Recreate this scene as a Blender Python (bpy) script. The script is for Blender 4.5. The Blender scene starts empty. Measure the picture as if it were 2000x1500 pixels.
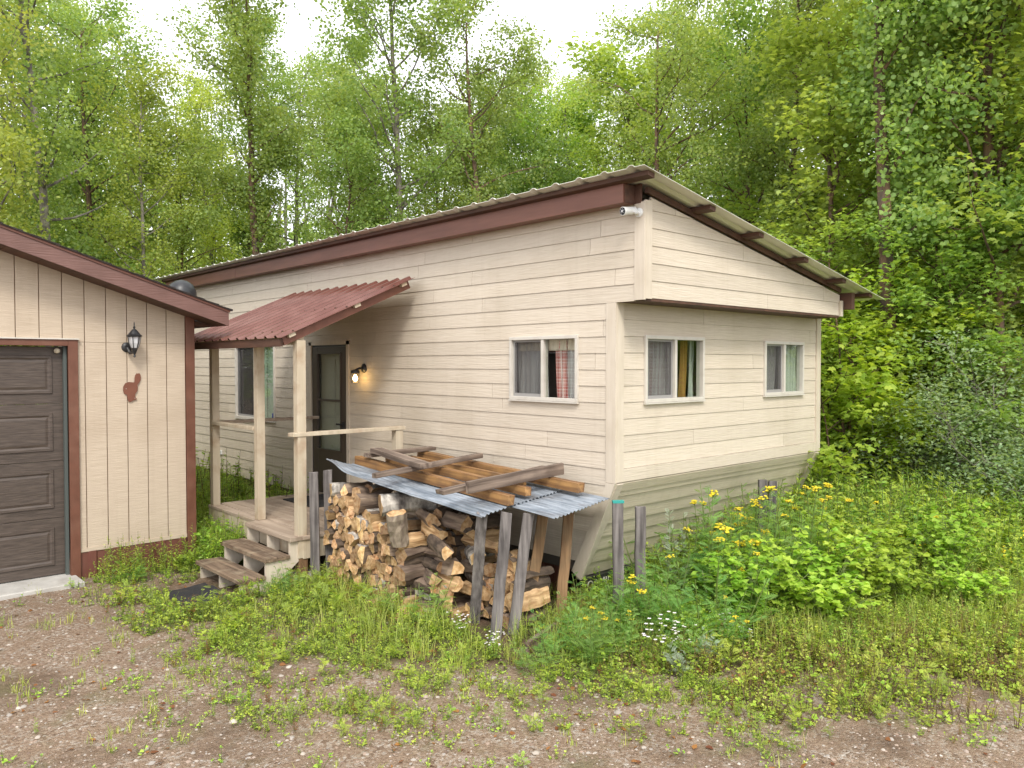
SUNAZ = 215.0   # degrees clockwise from +Y: the light comes from behind the camera
EXPO = 0.42
import bpy, math, random
import numpy as np
from mathutils import Vector, Matrix, noise as mnoise
R = math.radians
random.seed(7)
RS = np.random.RandomState(11)
scene = bpy.context.scene
col = scene.collection

# ------------------------------------------------------------------ materials
def _new(name):
    m = bpy.data.materials.new(name); m.use_nodes = True
    nt = m.node_tree; nt.nodes.clear()
    return m, nt, nt.nodes, nt.links

def mat(name, c1, c2=None, scale=(1, 1, 1), nscale=5.0, rough=0.7, metal=0.0, bump=0.0, bscale=None, bnoise=40.0,
        var=0.0, huevar=0.0, grime=None, gscale=2.0, gamt=0.5, coord='Object', detail=6.0, spec=0.5, emit=None, objvar=0.0, bdist=0.01, streak=None):
    """noise mix of two colours, per-face 'var' brightness variation, optional grime patches, stretched noise bump"""
    m, nt, N, L = _new(name)
    out = N.new('ShaderNodeOutputMaterial'); b = N.new('ShaderNodeBsdfPrincipled')
    L.new(b.outputs[0], out.inputs[0])
    b.inputs['Roughness'].default_value = rough; b.inputs['Metallic'].default_value = metal
    b.inputs['Specular IOR Level'].default_value = spec
    tc = N.new('ShaderNodeTexCoord'); mp = N.new('ShaderNodeMapping'); L.new(tc.outputs[coord], mp.inputs[0])
    mp.inputs['Scale'].default_value = scale
    c2 = c2 or c1
    n = N.new('ShaderNodeTexNoise'); n.inputs['Scale'].default_value = nscale; n.inputs['Detail'].default_value = detail
    L.new(mp.outputs[0], n.inputs['Vector'])
    r = N.new('ShaderNodeValToRGB'); r.color_ramp.elements[0].position = 0.33; r.color_ramp.elements[1].position = 0.67
    r.color_ramp.elements[0].color = (*c1, 1); r.color_ramp.elements[1].color = (*c2, 1)
    L.new(n.outputs['Fac'], r.inputs[0]); cur = r.outputs[0]
    if grime:
        g = N.new('ShaderNodeTexNoise'); g.inputs['Scale'].default_value = gscale; g.inputs['Detail'].default_value = 8
        L.new(tc.outputs[coord], g.inputs['Vector'])
        gr = N.new('ShaderNodeValToRGB'); gr.color_ramp.elements[0].position = 0.5; gr.color_ramp.elements[1].position = 0.75
        gr.color_ramp.elements[1].color = (gamt, gamt, gamt, 1)
        L.new(g.outputs['Fac'], gr.inputs[0])
        mx = N.new('ShaderNodeMix'); mx.data_type = 'RGBA'; L.new(gr.outputs[0], mx.inputs[0]); L.new(cur, mx.inputs[6])
        mx.inputs[7].default_value = (*grime, 1); cur = mx.outputs[2]
    if streak:
        ms_ = N.new('ShaderNodeMapping'); L.new(tc.outputs[coord], ms_.inputs[0]); ms_.inputs['Scale'].default_value = (9, 9, .55)
        g2 = N.new('ShaderNodeTexNoise'); g2.inputs['Scale'].default_value = 1.6; g2.inputs['Detail'].default_value = 7; L.new(ms_.outputs[0], g2.inputs['Vector'])
        gr2 = N.new('ShaderNodeValToRGB'); gr2.color_ramp.elements[0].position = .52; gr2.color_ramp.elements[1].position = .80; gr2.color_ramp.elements[1].color = (streak[1],) * 3 + (1,)
        L.new(g2.outputs['Fac'], gr2.inputs[0]); mx2 = N.new('ShaderNodeMix'); mx2.data_type = 'RGBA'; L.new(gr2.outputs[0], mx2.inputs[0]); L.new(cur, mx2.inputs[6]); mx2.inputs[7].default_value = (*streak[0], 1); cur = mx2.outputs[2]
    if var or huevar or objvar:
        at = N.new('ShaderNodeAttribute'); at.attribute_name = 'var'
        hs = N.new('ShaderNodeHueSaturation')
        mr = N.new('ShaderNodeMapRange'); mr.inputs['To Min'].default_value = 1 - var; mr.inputs['To Max'].default_value = 1 + var
        L.new(at.outputs['Fac'], mr.inputs['Value'])
        val = mr.outputs[0]
        if objvar:
            oi = N.new('ShaderNodeObjectInfo'); mo = N.new('ShaderNodeMapRange')
            mo.inputs['To Min'].default_value = 1 - objvar; mo.inputs['To Max'].default_value = 1 + objvar
            L.new(oi.outputs['Random'], mo.inputs['Value'])
            mu = N.new('ShaderNodeMath'); mu.operation = 'MULTIPLY'; L.new(val, mu.inputs[0]); L.new(mo.outputs[0], mu.inputs[1]); val = mu.outputs[0]
        L.new(val, hs.inputs['Value'])
        if huevar:
            mf = N.new('ShaderNodeMath'); mf.operation = 'MULTIPLY'; mf.inputs[1].default_value = 7.31
            fr = N.new('ShaderNodeMath'); fr.operation = 'FRACT'; mh = N.new('ShaderNodeMapRange')
            mh.inputs['To Min'].default_value = 0.5 - huevar; mh.inputs['To Max'].default_value = 0.5 + huevar
            L.new(at.outputs['Fac'], mf.inputs[0]); L.new(mf.outputs[0], fr.inputs[0]); L.new(fr.outputs[0], mh.inputs['Value'])
            L.new(mh.outputs[0], hs.inputs['Hue'])
        L.new(cur, hs.inputs['Color']); cur = hs.outputs[0]
    L.new(cur, b.inputs['Base Color'])
    if bump:
        mp2 = N.new('ShaderNodeMapping'); L.new(tc.outputs[coord], mp2.inputs[0]); mp2.inputs['Scale'].default_value = bscale or scale
        bn = N.new('ShaderNodeTexNoise'); bn.inputs['Scale'].default_value = bnoise; bn.inputs['Detail'].default_value = 5
        L.new(mp2.outputs[0], bn.inputs['Vector'])
        bp = N.new('ShaderNodeBump'); bp.inputs['Strength'].default_value = bump; bp.inputs['Distance'].default_value = bdist
        L.new(bn.outputs['Fac'], bp.inputs['Height']); L.new(bp.outputs[0], b.inputs['Normal'])
    if emit:
        b.inputs['Emission Color'].default_value = (*emit[0], 1); b.inputs['Emission Strength'].default_value = emit[1]
    return m

def leafmat(name, c1, c2, trans=0.4, rough=0.45, objvar=0.15, var=0.35, tint=(1.25, 1.15, 0.5)):
    m, nt, N, L = _new(name)
    out = N.new('ShaderNodeOutputMaterial')
    at = N.new('ShaderNodeAttribute'); at.attribute_name = 'var'
    r = N.new('ShaderNodeValToRGB'); r.color_ramp.elements[0].color = (*c1, 1); r.color_ramp.elements[1].color = (*c2, 1)
    L.new(at.outputs['Fac'], r.inputs[0])
    oi = N.new('ShaderNodeObjectInfo'); hs = N.new('ShaderNodeHueSaturation')
    mo = N.new('ShaderNodeMapRange'); mo.inputs['To Min'].default_value = 1 - objvar; mo.inputs['To Max'].default_value = 1 + objvar
    L.new(oi.outputs['Random'], mo.inputs['Value']); L.new(mo.outputs[0], hs.inputs['Value'])
    mh = N.new('ShaderNodeMapRange'); mh.inputs['To Min'].default_value = 0.485; mh.inputs['To Max'].default_value = 0.515
    mf = N.new('ShaderNodeMath'); mf.operation = 'MULTIPLY'; mf.inputs[1].default_value = 5.7
    fr = N.new('ShaderNodeMath'); fr.operation = 'FRACT'
    L.new(oi.outputs['Random'], mf.inputs[0]); L.new(mf.outputs[0], fr.inputs[0]); L.new(fr.outputs[0], mh.inputs['Value']); L.new(mh.outputs[0], hs.inputs['Hue'])
    L.new(r.outputs[0], hs.inputs['Color'])
    b = N.new('ShaderNodeBsdfPrincipled'); b.inputs['Roughness'].default_value = rough; b.inputs['Specular IOR Level'].default_value = 0.35
    L.new(hs.outputs[0], b.inputs['Base Color'])
    t = N.new('ShaderNodeBsdfTranslucent'); mm = N.new('ShaderNodeMix'); mm.data_type = 'RGBA'; mm.blend_type = 'MULTIPLY'
    mm.inputs[0].default_value = 1; L.new(hs.outputs[0], mm.inputs[6]); mm.inputs[7].default_value = (*[min(1.6, q * 1.2) for q in tint], 1)
    L.new(mm.outputs[2], t.inputs['Color'])
    ms = N.new('ShaderNodeMixShader'); ms.inputs[0].default_value = trans
    L.new(b.outputs[0], ms.inputs[1]); L.new(t.outputs[0], ms.inputs[2]); L.new(ms.outputs[0], out.inputs[0])
    return m

def glassmat(name, tint=(0.93, 0.96, 0.94), refl=0.05, rough=0.02):
    m, nt, N, L = _new(name)
    out = N.new('ShaderNodeOutputMaterial'); t = N.new('ShaderNodeBsdfTransparent'); t.inputs[0].default_value = (*tint, 1)
    g = N.new('ShaderNodeBsdfGlossy'); g.inputs['Roughness'].default_value = rough
    n = N.new('ShaderNodeTexNoise'); n.inputs['Scale'].default_value = 1.7; tc = N.new('ShaderNodeTexCoord'); L.new(tc.outputs['Object'], n.inputs['Vector'])
    bp = N.new('ShaderNodeBump'); bp.inputs['Strength'].default_value = 0.08; bp.inputs['Distance'].default_value = 0.02
    L.new(n.outputs['Fac'], bp.inputs['Height']); L.new(bp.outputs[0], g.inputs['Normal'])
    fr = N.new('ShaderNodeLayerWeight'); fr.inputs[0].default_value = .5
    pw = N.new('ShaderNodeMath'); pw.operation = 'POWER'; pw.inputs[1].default_value = 4; L.new(fr.outputs['Facing'], pw.inputs[0])
    ad = N.new('ShaderNodeMath'); ad.operation = 'MULTIPLY_ADD'; ad.inputs[1].default_value = .7; ad.inputs[2].default_value = refl; ad.use_clamp = True; L.new(pw.outputs[0], ad.inputs[0])
    ms = N.new('ShaderNodeMixShader'); L.new(ad.outputs[0], ms.inputs[0]); L.new(t.outputs[0], ms.inputs[1]); L.new(g.outputs[0], ms.inputs[2])
    L.new(ms.outputs[0], out.inputs[0])
    return m

def screenmat(name, c=(0.03, 0.03, 0.03), op=0.5):
    m, nt, N, L = _new(name)
    out = N.new('ShaderNodeOutputMaterial'); t = N.new('ShaderNodeBsdfTransparent'); d = N.new('ShaderNodeBsdfDiffuse'); d.inputs[0].default_value = (*c, 1)
    ms = N.new('ShaderNodeMixShader'); ms.inputs[0].default_value = op
    L.new(t.outputs[0], ms.inputs[1]); L.new(d.outputs[0], ms.inputs[2]); L.new(ms.outputs[0], out.inputs[0])
    return m

def plaidmat(name, axis='Y', base=(0.55, 0.5, 0.47), a=(0.3, 0.03, 0.03), b_=(0.85, 0.82, 0.78), amt=0.8, s1=9.0, s2=7.0):
    """woven check: stripes in both directions"""
    m, nt, N, L = _new(name)
    out = N.new('ShaderNodeOutputMaterial'); b = N.new('ShaderNodeBsdfPrincipled'); b.inputs['Roughness'].default_value = 0.9
    L.new(b.outputs[0], out.inputs[0])
    uv = N.new('ShaderNodeUVMap'); sp = N.new('ShaderNodeSeparateXYZ'); L.new(uv.outputs[0], sp.inputs[0])
    def stripe(sock, freq, width, ph=0.0):
        mu = N.new('ShaderNodeMath'); mu.operation = 'MULTIPLY_ADD'; mu.inputs[1].default_value = freq; mu.inputs[2].default_value = ph; L.new(sock, mu.inputs[0])
        fr = N.new('ShaderNodeMath'); fr.operation = 'FRACT'; L.new(mu.outputs[0], fr.inputs[0])
        lt = N.new('ShaderNodeMath'); lt.operation = 'LESS_THAN'; lt.inputs[1].default_value = width; L.new(fr.outputs[0], lt.inputs[0])
        return lt.outputs[0]
    cur = None
    prev = (*base, 1)
    for sock, f, w, c, k in ((sp.outputs[0], s1 * .35, .22, a, amt), (sp.outputs[1], s2 * .5, .3, a, amt * .45), (sp.outputs[0], s1, .12, b_, .6), (sp.outputs[1], s2 * 1.5, .14, b_, .6), (sp.outputs[0], s1 * 4, .3, b_, .15)):
        st = stripe(sock, f, w, .3)
        mk = N.new('ShaderNodeMath'); mk.operation = 'MULTIPLY'; mk.inputs[1].default_value = k; L.new(st, mk.inputs[0])
        mx = N.new('ShaderNodeMix'); mx.data_type = 'RGBA'; L.new(mk.outputs[0], mx.inputs[0])
        if cur is None: mx.inputs[6].default_value = prev
        else: L.new(cur, mx.inputs[6])
        mx.inputs[7].default_value = (*c, 1); cur = mx.outputs[2]
    L.new(cur, b.inputs['Base Color'])
    return m

M = {}
CREAM = (0.585, 0.505, 0.405); CREAM2 = (0.635, 0.555, 0.455)
M['siding_y'] = mat('cream_lap_siding', CREAM, CREAM2, scale=(1, .06, 1), nscale=85, rough=0.62, bump=0.75, bscale=(1, .045, 1), bnoise=95, var=.05, grime=(.34, .27, .17), gscale=1.1, gamt=.28, bdist=.006, streak=((.40, .33, .24), .16))
M['siding_x'] = mat('cream_lap_siding_end', CREAM, CREAM2, scale=(.06, 1, 1), nscale=85, rough=0.62, bump=0.75, bscale=(.045, 1, 1), bnoise=95, var=.05, grime=(.34, .27, .17), gscale=1.1, gamt=.28, bdist=.006, streak=((.40, .33, .24), .16))
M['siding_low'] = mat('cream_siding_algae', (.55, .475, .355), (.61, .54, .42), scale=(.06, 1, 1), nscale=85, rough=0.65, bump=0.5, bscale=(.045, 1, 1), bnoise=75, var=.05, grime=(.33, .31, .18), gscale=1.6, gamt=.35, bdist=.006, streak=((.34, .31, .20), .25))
M['trim'] = mat('cream_trim', CREAM, CREAM2, scale=(1, 1, .08), nscale=30, rough=0.65, bump=0.4, bscale=(1, 1, .06), bnoise=70, grime=(.32, .25, .16), gscale=2.2, gamt=.25, bdist=.005)
M['trim_algae'] = mat('cream_trim_algae', (.50, .44, .32), (.59, .52, .40), scale=(1, 1, .08), nscale=30, rough=0.65, bump=0.4, bscale=(1, 1, .06), bnoise=70, bdist=.005)
M['tan'] = mat('tan_plywood_siding', (.49, .395, .30), (.56, .465, .36), scale=(.5, .5, 9), nscale=9, rough=0.75, bump=0.7, bscale=(.35, .35, 6), bnoise=26, var=.04, grime=(.36, .27, .19), gscale=1.7, gamt=.4, bdist=.006, streak=((.36, .28, .20), .2))
M['groove'] = mat('groove_brown_wood', (.32, .20, .13), rough=.9)  # brown backing that shows in the siding grooves
M['brown'] = mat('brown_painted_wood', (.12, .044, .024), (.16, .062, .036), scale=(1, 1, 1), nscale=8, rough=0.55, bump=.25, bnoise=60, grime=(.22, .12, .08), gscale=5, gamt=.3, bdist=.004)
M['fascia'] = mat('mauve_brown_fascia', (.16, .063, .040), (.21, .087, .058), scale=(1, .1, 1), nscale=14, rough=0.5, bump=.25, bscale=(1, .08, 1), bnoise=60, grime=(.14, .055, .045), gscale=2.5, gamt=.5, bdist=.004)
M['gfascia'] = mat('ribbed_brown_metal_fascia', (.15, .075, .06), (.185, .095, .078), nscale=5, rough=0.45, bump=.8, bscale=(.3, .3, 10), bnoise=10, bdist=.006)
M['dark_wood'] = mat('dark_stained_wood', (.06, .028, .018), (.11, .05, .03), scale=(1, .15, 1), nscale=14, rough=0.7, bump=.3)
M['rib_brown'] = mat('brown_ribbed_metal', (.13, .045, .032), (.16, .06, .045), nscale=6, rough=0.45, grime=(.2, .1, .07), gscale=4, gamt=.4)
M['awning'] = mat('red_brown_metal_roofing', (.145, .055, .042), (.20, .09, .072), nscale=4, rough=0.2, grime=(.30, .19, .165), gscale=1.5, gamt=.3, metal=.15)
M['tin_roof'] = mat('cream_metal_roofing', (.68, .66, .58), (.78, .76, .69), nscale=3, rough=0.45, grime=(.35, .33, .25), gscale=2.5, gamt=.4, metal=.1)
M['galv'] = mat('weathered_galvanised_tin', (.17, .20, .235), (.42, .46, .51), scale=(2.5, .25, 1), nscale=14, rough=0.5, metal=.35, grime=(.13, .11, .10), gscale=3.6, gamt=.8, bump=.15, bnoise=30)
M['white_metal'] = mat('white_window_frame', (.55, .51, .45), (.66, .62, .56), nscale=9, rough=0.45, grime=(.4, .36, .3), gscale=9, gamt=.3)
M['grey_metal'] = mat('grey_sash', (.30, .29, .28), rough=0.5)
M['glass'] = glassmat('window_glass')
M['doorglass'] = glassmat('storm_door_glass', (.88, .92, .9), .09)
M['screen'] = screenmat('insect_screen', (.12, .11, .11), .25)
M['curtain_red'] = plaidmat('red_check_curtain', base=(.62, .30, .28), a=(.5, .03, .03), b_=(.9, .85, .82))
M['curtain_pale'] = plaidmat('pale_lace_curtain', base=(.62, .55, .55), a=(.45, .25, .27), b_=(.85, .82, .82), amt=.5)
M['curtain_grey'] = mat('grey_curtain', (.50, .45, .46), (.70, .65, .66), scale=(8, 8, .2), nscale=6, rough=.9)
M['curtain_orange'] = mat('orange_curtain', (.24, .12, .02), (.34, .18, .04), scale=(8, 8, .3), nscale=6, rough=.9)
M['pale_drape'] = mat('grey_green_drape', (.36, .38, .33), (.48, .50, .44), scale=(8, 8, .2), nscale=6, rough=.9)
M['blind_green'] = mat('pale_green_blind', (.36, .46, .38), (.42, .52, .44), nscale=3, rough=.6)
M['interior'] = mat('dim_interior', (.10, .085, .07), rough=.9)
M['door_brown'] = mat('dark_brown_storm_door', (.062, .047, .036), (.075, .057, .045), nscale=3, rough=.42)
M['door_inner'] = mat('inner_door_paint', (.62, .58, .50), rough=.6)
M['garage_door'] = mat('dark_woodgrain_steel_door', (.055, .040, .032), (.10, .075, .060), scale=(.25, 1, 3), nscale=30, rough=.5, bump=.5, bscale=(.15, 1, 3), bnoise=45, bdist=.005)
M['black'] = mat('black_metal', (.014, .014, .016), (.03, .03, .033), nscale=14, rough=.4)
M['black_rubber'] = mat('black_rubber', (.012, .012, .014), (.03, .03, .034), nscale=50, rough=.8, bump=.6, bnoise=120, grime=(.10, .08, .06), gscale=6, gamt=.5)
M['frosted'] = mat('frosted_lamp_glass', (.55, .55, .57), rough=.25)
M['white_plastic'] = mat('white_plastic', (.75, .75, .73), rough=.35)
M['lens'] = mat('dark_lens', (.01, .012, .016), rough=.08)
M['rust_cutout'] = mat('rust_brown_cutout', (.15, .052, .03), (.19, .068, .038), nscale=8, rough=.65)
M['concrete'] = mat('pale_concrete', (.42, .40, .37), (.52, .50, .46), nscale=7, rough=.9, bump=.4, bnoise=60, grime=(.25, .22, .18), gscale=5, gamt=.5)
M['post'] = mat('painted_post_worn', (.47, .39, .28), (.58, .50, .38), scale=(1, 1, .08), nscale=16, rough=.7, bump=.5, bscale=(1, 1, .06), bnoise=45, grime=(.30, .17, .09), gscale=5, gamt=.6, bdist=.005)
M['deck'] = mat('worn_painted_decking', (.29, .22, .165), (.45, .36, .28), scale=(1, .07, 1), nscale=16, rough=.75, bump=.5, bscale=(1, .05, 1), bnoise=50, var=.12, grime=(.20, .14, .10), gscale=4, gamt=.6, bdist=.005)
M['tread'] = mat('weathered_brown_tread', (.085, .055, .036), (.27, .19, .125), scale=(1, .06, 1), nscale=26, rough=.85, bump=.8, bscale=(1, .05, 1), bnoise=60, grime=(.40, .33, .23), gscale=7, gamt=.6, bdist=.008)
M['grey_wood'] = mat('grey_weathered_wood', (.065, .056, .053), (.23, .205, .195), scale=(1, 1, .06), nscale=28, rough=.85, bump=.8, bscale=(1, 1, .04), bnoise=60, grime=(.05, .04, .04), gscale=5, gamt=.7, objvar=.15, bdist=.006)
M['brown_wood'] = mat('brown_weathered_wood', (.14, .075, .035), (.30, .18, .09), scale=(1, 1, .06), nscale=24, rough=.8, bump=.8, bscale=(1, 1, .04), bnoise=60, grime=(.09, .08, .05), gscale=4, gamt=.7, bdist=.006)
M['amber_beam'] = mat('amber_timber', (.15, .07, .03), (.46, .25, .09), scale=(.05, 1, 1), nscale=26, rough=.6, bump=.5, bscale=(.05, 1, 1), bnoise=50, grime=(.11, .065, .04), gscale=3.0, gamt=.9, bdist=.005)
M['grey_beam'] = mat('grey_brown_timber', (.075, .05, .038), (.29, .22, .17), scale=(.06, 1, 1), nscale=22, rough=.8, bump=.7, bscale=(.05, 1, 1), bnoise=55, grime=(.06, .04, .03), gscale=4, gamt=.6, bdist=.006)
M['log_end'] = mat('log_cut_end', (.42, .23, .09), (.72, .51, .29), nscale=24, rough=.8, bump=.8, bnoise=90, objvar=.45, var=.2, huevar=.012, grime=(.18, .11, .07), gscale=9, gamt=.6)
def rings(m):
    nt = m.node_tree; N, L = nt.nodes, nt.links; b = [n for n in N if n.type == 'BSDF_PRINCIPLED'][0]; src = b.inputs['Base Color'].links[0].from_socket
    tc = N.new('ShaderNodeTexCoord'); wv = N.new('ShaderNodeTexWave'); wv.wave_type = 'RINGS'; wv.rings_direction = 'X'; wv.inputs['Scale'].default_value = 55; wv.inputs['Distortion'].default_value = 2.5; wv.inputs['Detail'].default_value = 3; L.new(tc.outputs['Object'], wv.inputs['Vector'])
    r = N.new('ShaderNodeValToRGB'); r.color_ramp.elements[0].color = (.62, .5, .4, 1); r.color_ramp.elements[0].position = .1; r.color_ramp.elements[1].color = (1, 1, 1, 1); r.color_ramp.elements[1].position = .5; L.new(wv.outputs[0], r.inputs[0])
    mx = N.new('ShaderNodeMix'); mx.data_type = 'RGBA'; mx.blend_type = 'MULTIPLY'; mx.inputs[0].default_value = .8; L.new(src, mx.inputs[6]); L.new(r.outputs[0], mx.inputs[7]); L.new(mx.outputs[2], b.inputs['Base Color'])
rings(M['log_end'])
M['log_split'] = mat('log_split_face', (.30, .16, .065), (.68, .47, .26), scale=(.12, 1, 1), nscale=36, rough=.8, bump=.8, bscale=(.08, 1, 1), bnoise=45, objvar=.25, var=.15, grime=(.20, .10, .05), gscale=6, gamt=.6)
M['log_grey'] = mat('log_weathered_face', (.12, .08, .06), (.34, .25, .18), scale=(.12, 1, 1), nscale=26, rough=.85, bump=.8, bscale=(.08, 1, 1), bnoise=55, objvar=.25, var=.1)
M['bark'] = mat('brown_bark', (.05, .035, .025), (.17, .12, .085), scale=(.3, 1, 1), nscale=22, rough=.95, bump=1, bscale=(.3, 1, 1), bnoise=40, bdist=.012, objvar=.2)
M['birch_bark'] = mat('birch_bark', (.10, .08, .07), (.62, .57, .50), scale=(1.6, .6, .6), nscale=9, rough=.8, bump=.7, bnoise=30, grime=(.06, .05, .045), gscale=13, gamt=.9)
M['trunk_a'] = mat('aspen_bark', (.11, .10, .085), (.34, .30, .25), scale=(1, 1, .5), nscale=7, rough=.9, bump=.8, bnoise=30, grime=(.05, .045, .04), gscale=6, gamt=.85, bdist=.02)
M['trunk_b'] = mat('red_brown_bark', (.06, .04, .03), (.20, .115, .07), scale=(1, 1, .35), nscale=10, rough=.9, bump=.8, bnoise=30, grime=(.10, .10, .085), gscale=4, gamt=.6, bdist=.02)
M['rust'] = mat('rusty_steel', (.06, .02, .012), (.14, .045, .02), nscale=9, rough=.8)
M['orange'] = mat('orange_paint', (.62, .13, .01), (.72, .20, .02), nscale=12, rough=.5)
M['teal'] = mat('teal_paint', (.03, .30, .27), rough=.6)
M['letter'] = mat('white_lettering', (.7, .68, .62), rough=.5)
M['sticker_b'] = mat('blue_sticker', (.03, .05, .3), rough=.4)
M['shingle'] = mat('brown_shingles', (.03, .024, .022), (.06, .046, .04), nscale=20, rough=.9, bump=.6, bnoise=80)
M['stem'] = mat('green_stem', (.10, .15, .03), (.16, .2, .05), nscale=5, rough=.6)
M['stem_brown'] = mat('brown_stem', (.11, .07, .04), (.16, .1, .05), nscale=5, rough=.8)
M['yellow'] = mat('yellow_flowers', (.78, .60, .02), (.88, .74, .05), nscale=30, rough=.7, bump=.8, bnoise=300, var=.15)
M['white_petal'] = mat('white_petals', (.75, .68, .68), (.82, .78, .76), nscale=9, rough=.7, var=.1)
M['aspen'] = leafmat('aspen_leaves', (.15, .265, .07), (.42, .53, .18), trans=.48)
M['aspen_y'] = leafmat('young_aspen_leaves', (.24, .36, .07), (.54, .62, .18), trans=.48)
M['maple'] = leafmat('maple_leaves', (.19, .32, .07), (.46, .59, .16), trans=.48)
M['maple_bright'] = leafmat('bright_maple_leaves', (.25, .42, .05), (.56, .68, .12), trans=.48)
M['shrub_grey'] = leafmat('grey_green_leaves', (.17, .28, .13), (.42, .52, .31), trans=.48, objvar=.1)
M['tansy_leaf'] = leafmat('feathery_leaves', (.14, .31, .07), (.36, .56, .16), trans=.48)
M['bramble_leaf'] = leafmat('bramble_leaves', (.22, .40, .04), (.54, .68, .11), trans=.4)
M['meadow_leaf'] = leafmat('meadow_leaves', (.22, .33, .045), (.60, .66, .13), trans=.4)
M['meadow_green'] = leafmat('lush_leaves', (.18, .32, .05), (.44, .58, .13), trans=.48)
M['dry_leaf'] = leafmat('dry_herbs', (.24, .17, .07), (.50, .44, .13), trans=.3)
M['dry_red'] = leafmat('withered_leaves', (.18, .07, .035), (.42, .22, .06), trans=.3)
M['grass'] = leafmat('grass_blades', (.24, .33, .06), (.58, .60, .17), trans=.4)
M['silver'] = leafmat('silver_leaves', (.30, .38, .26), (.48, .55, .42), trans=.25)

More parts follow.
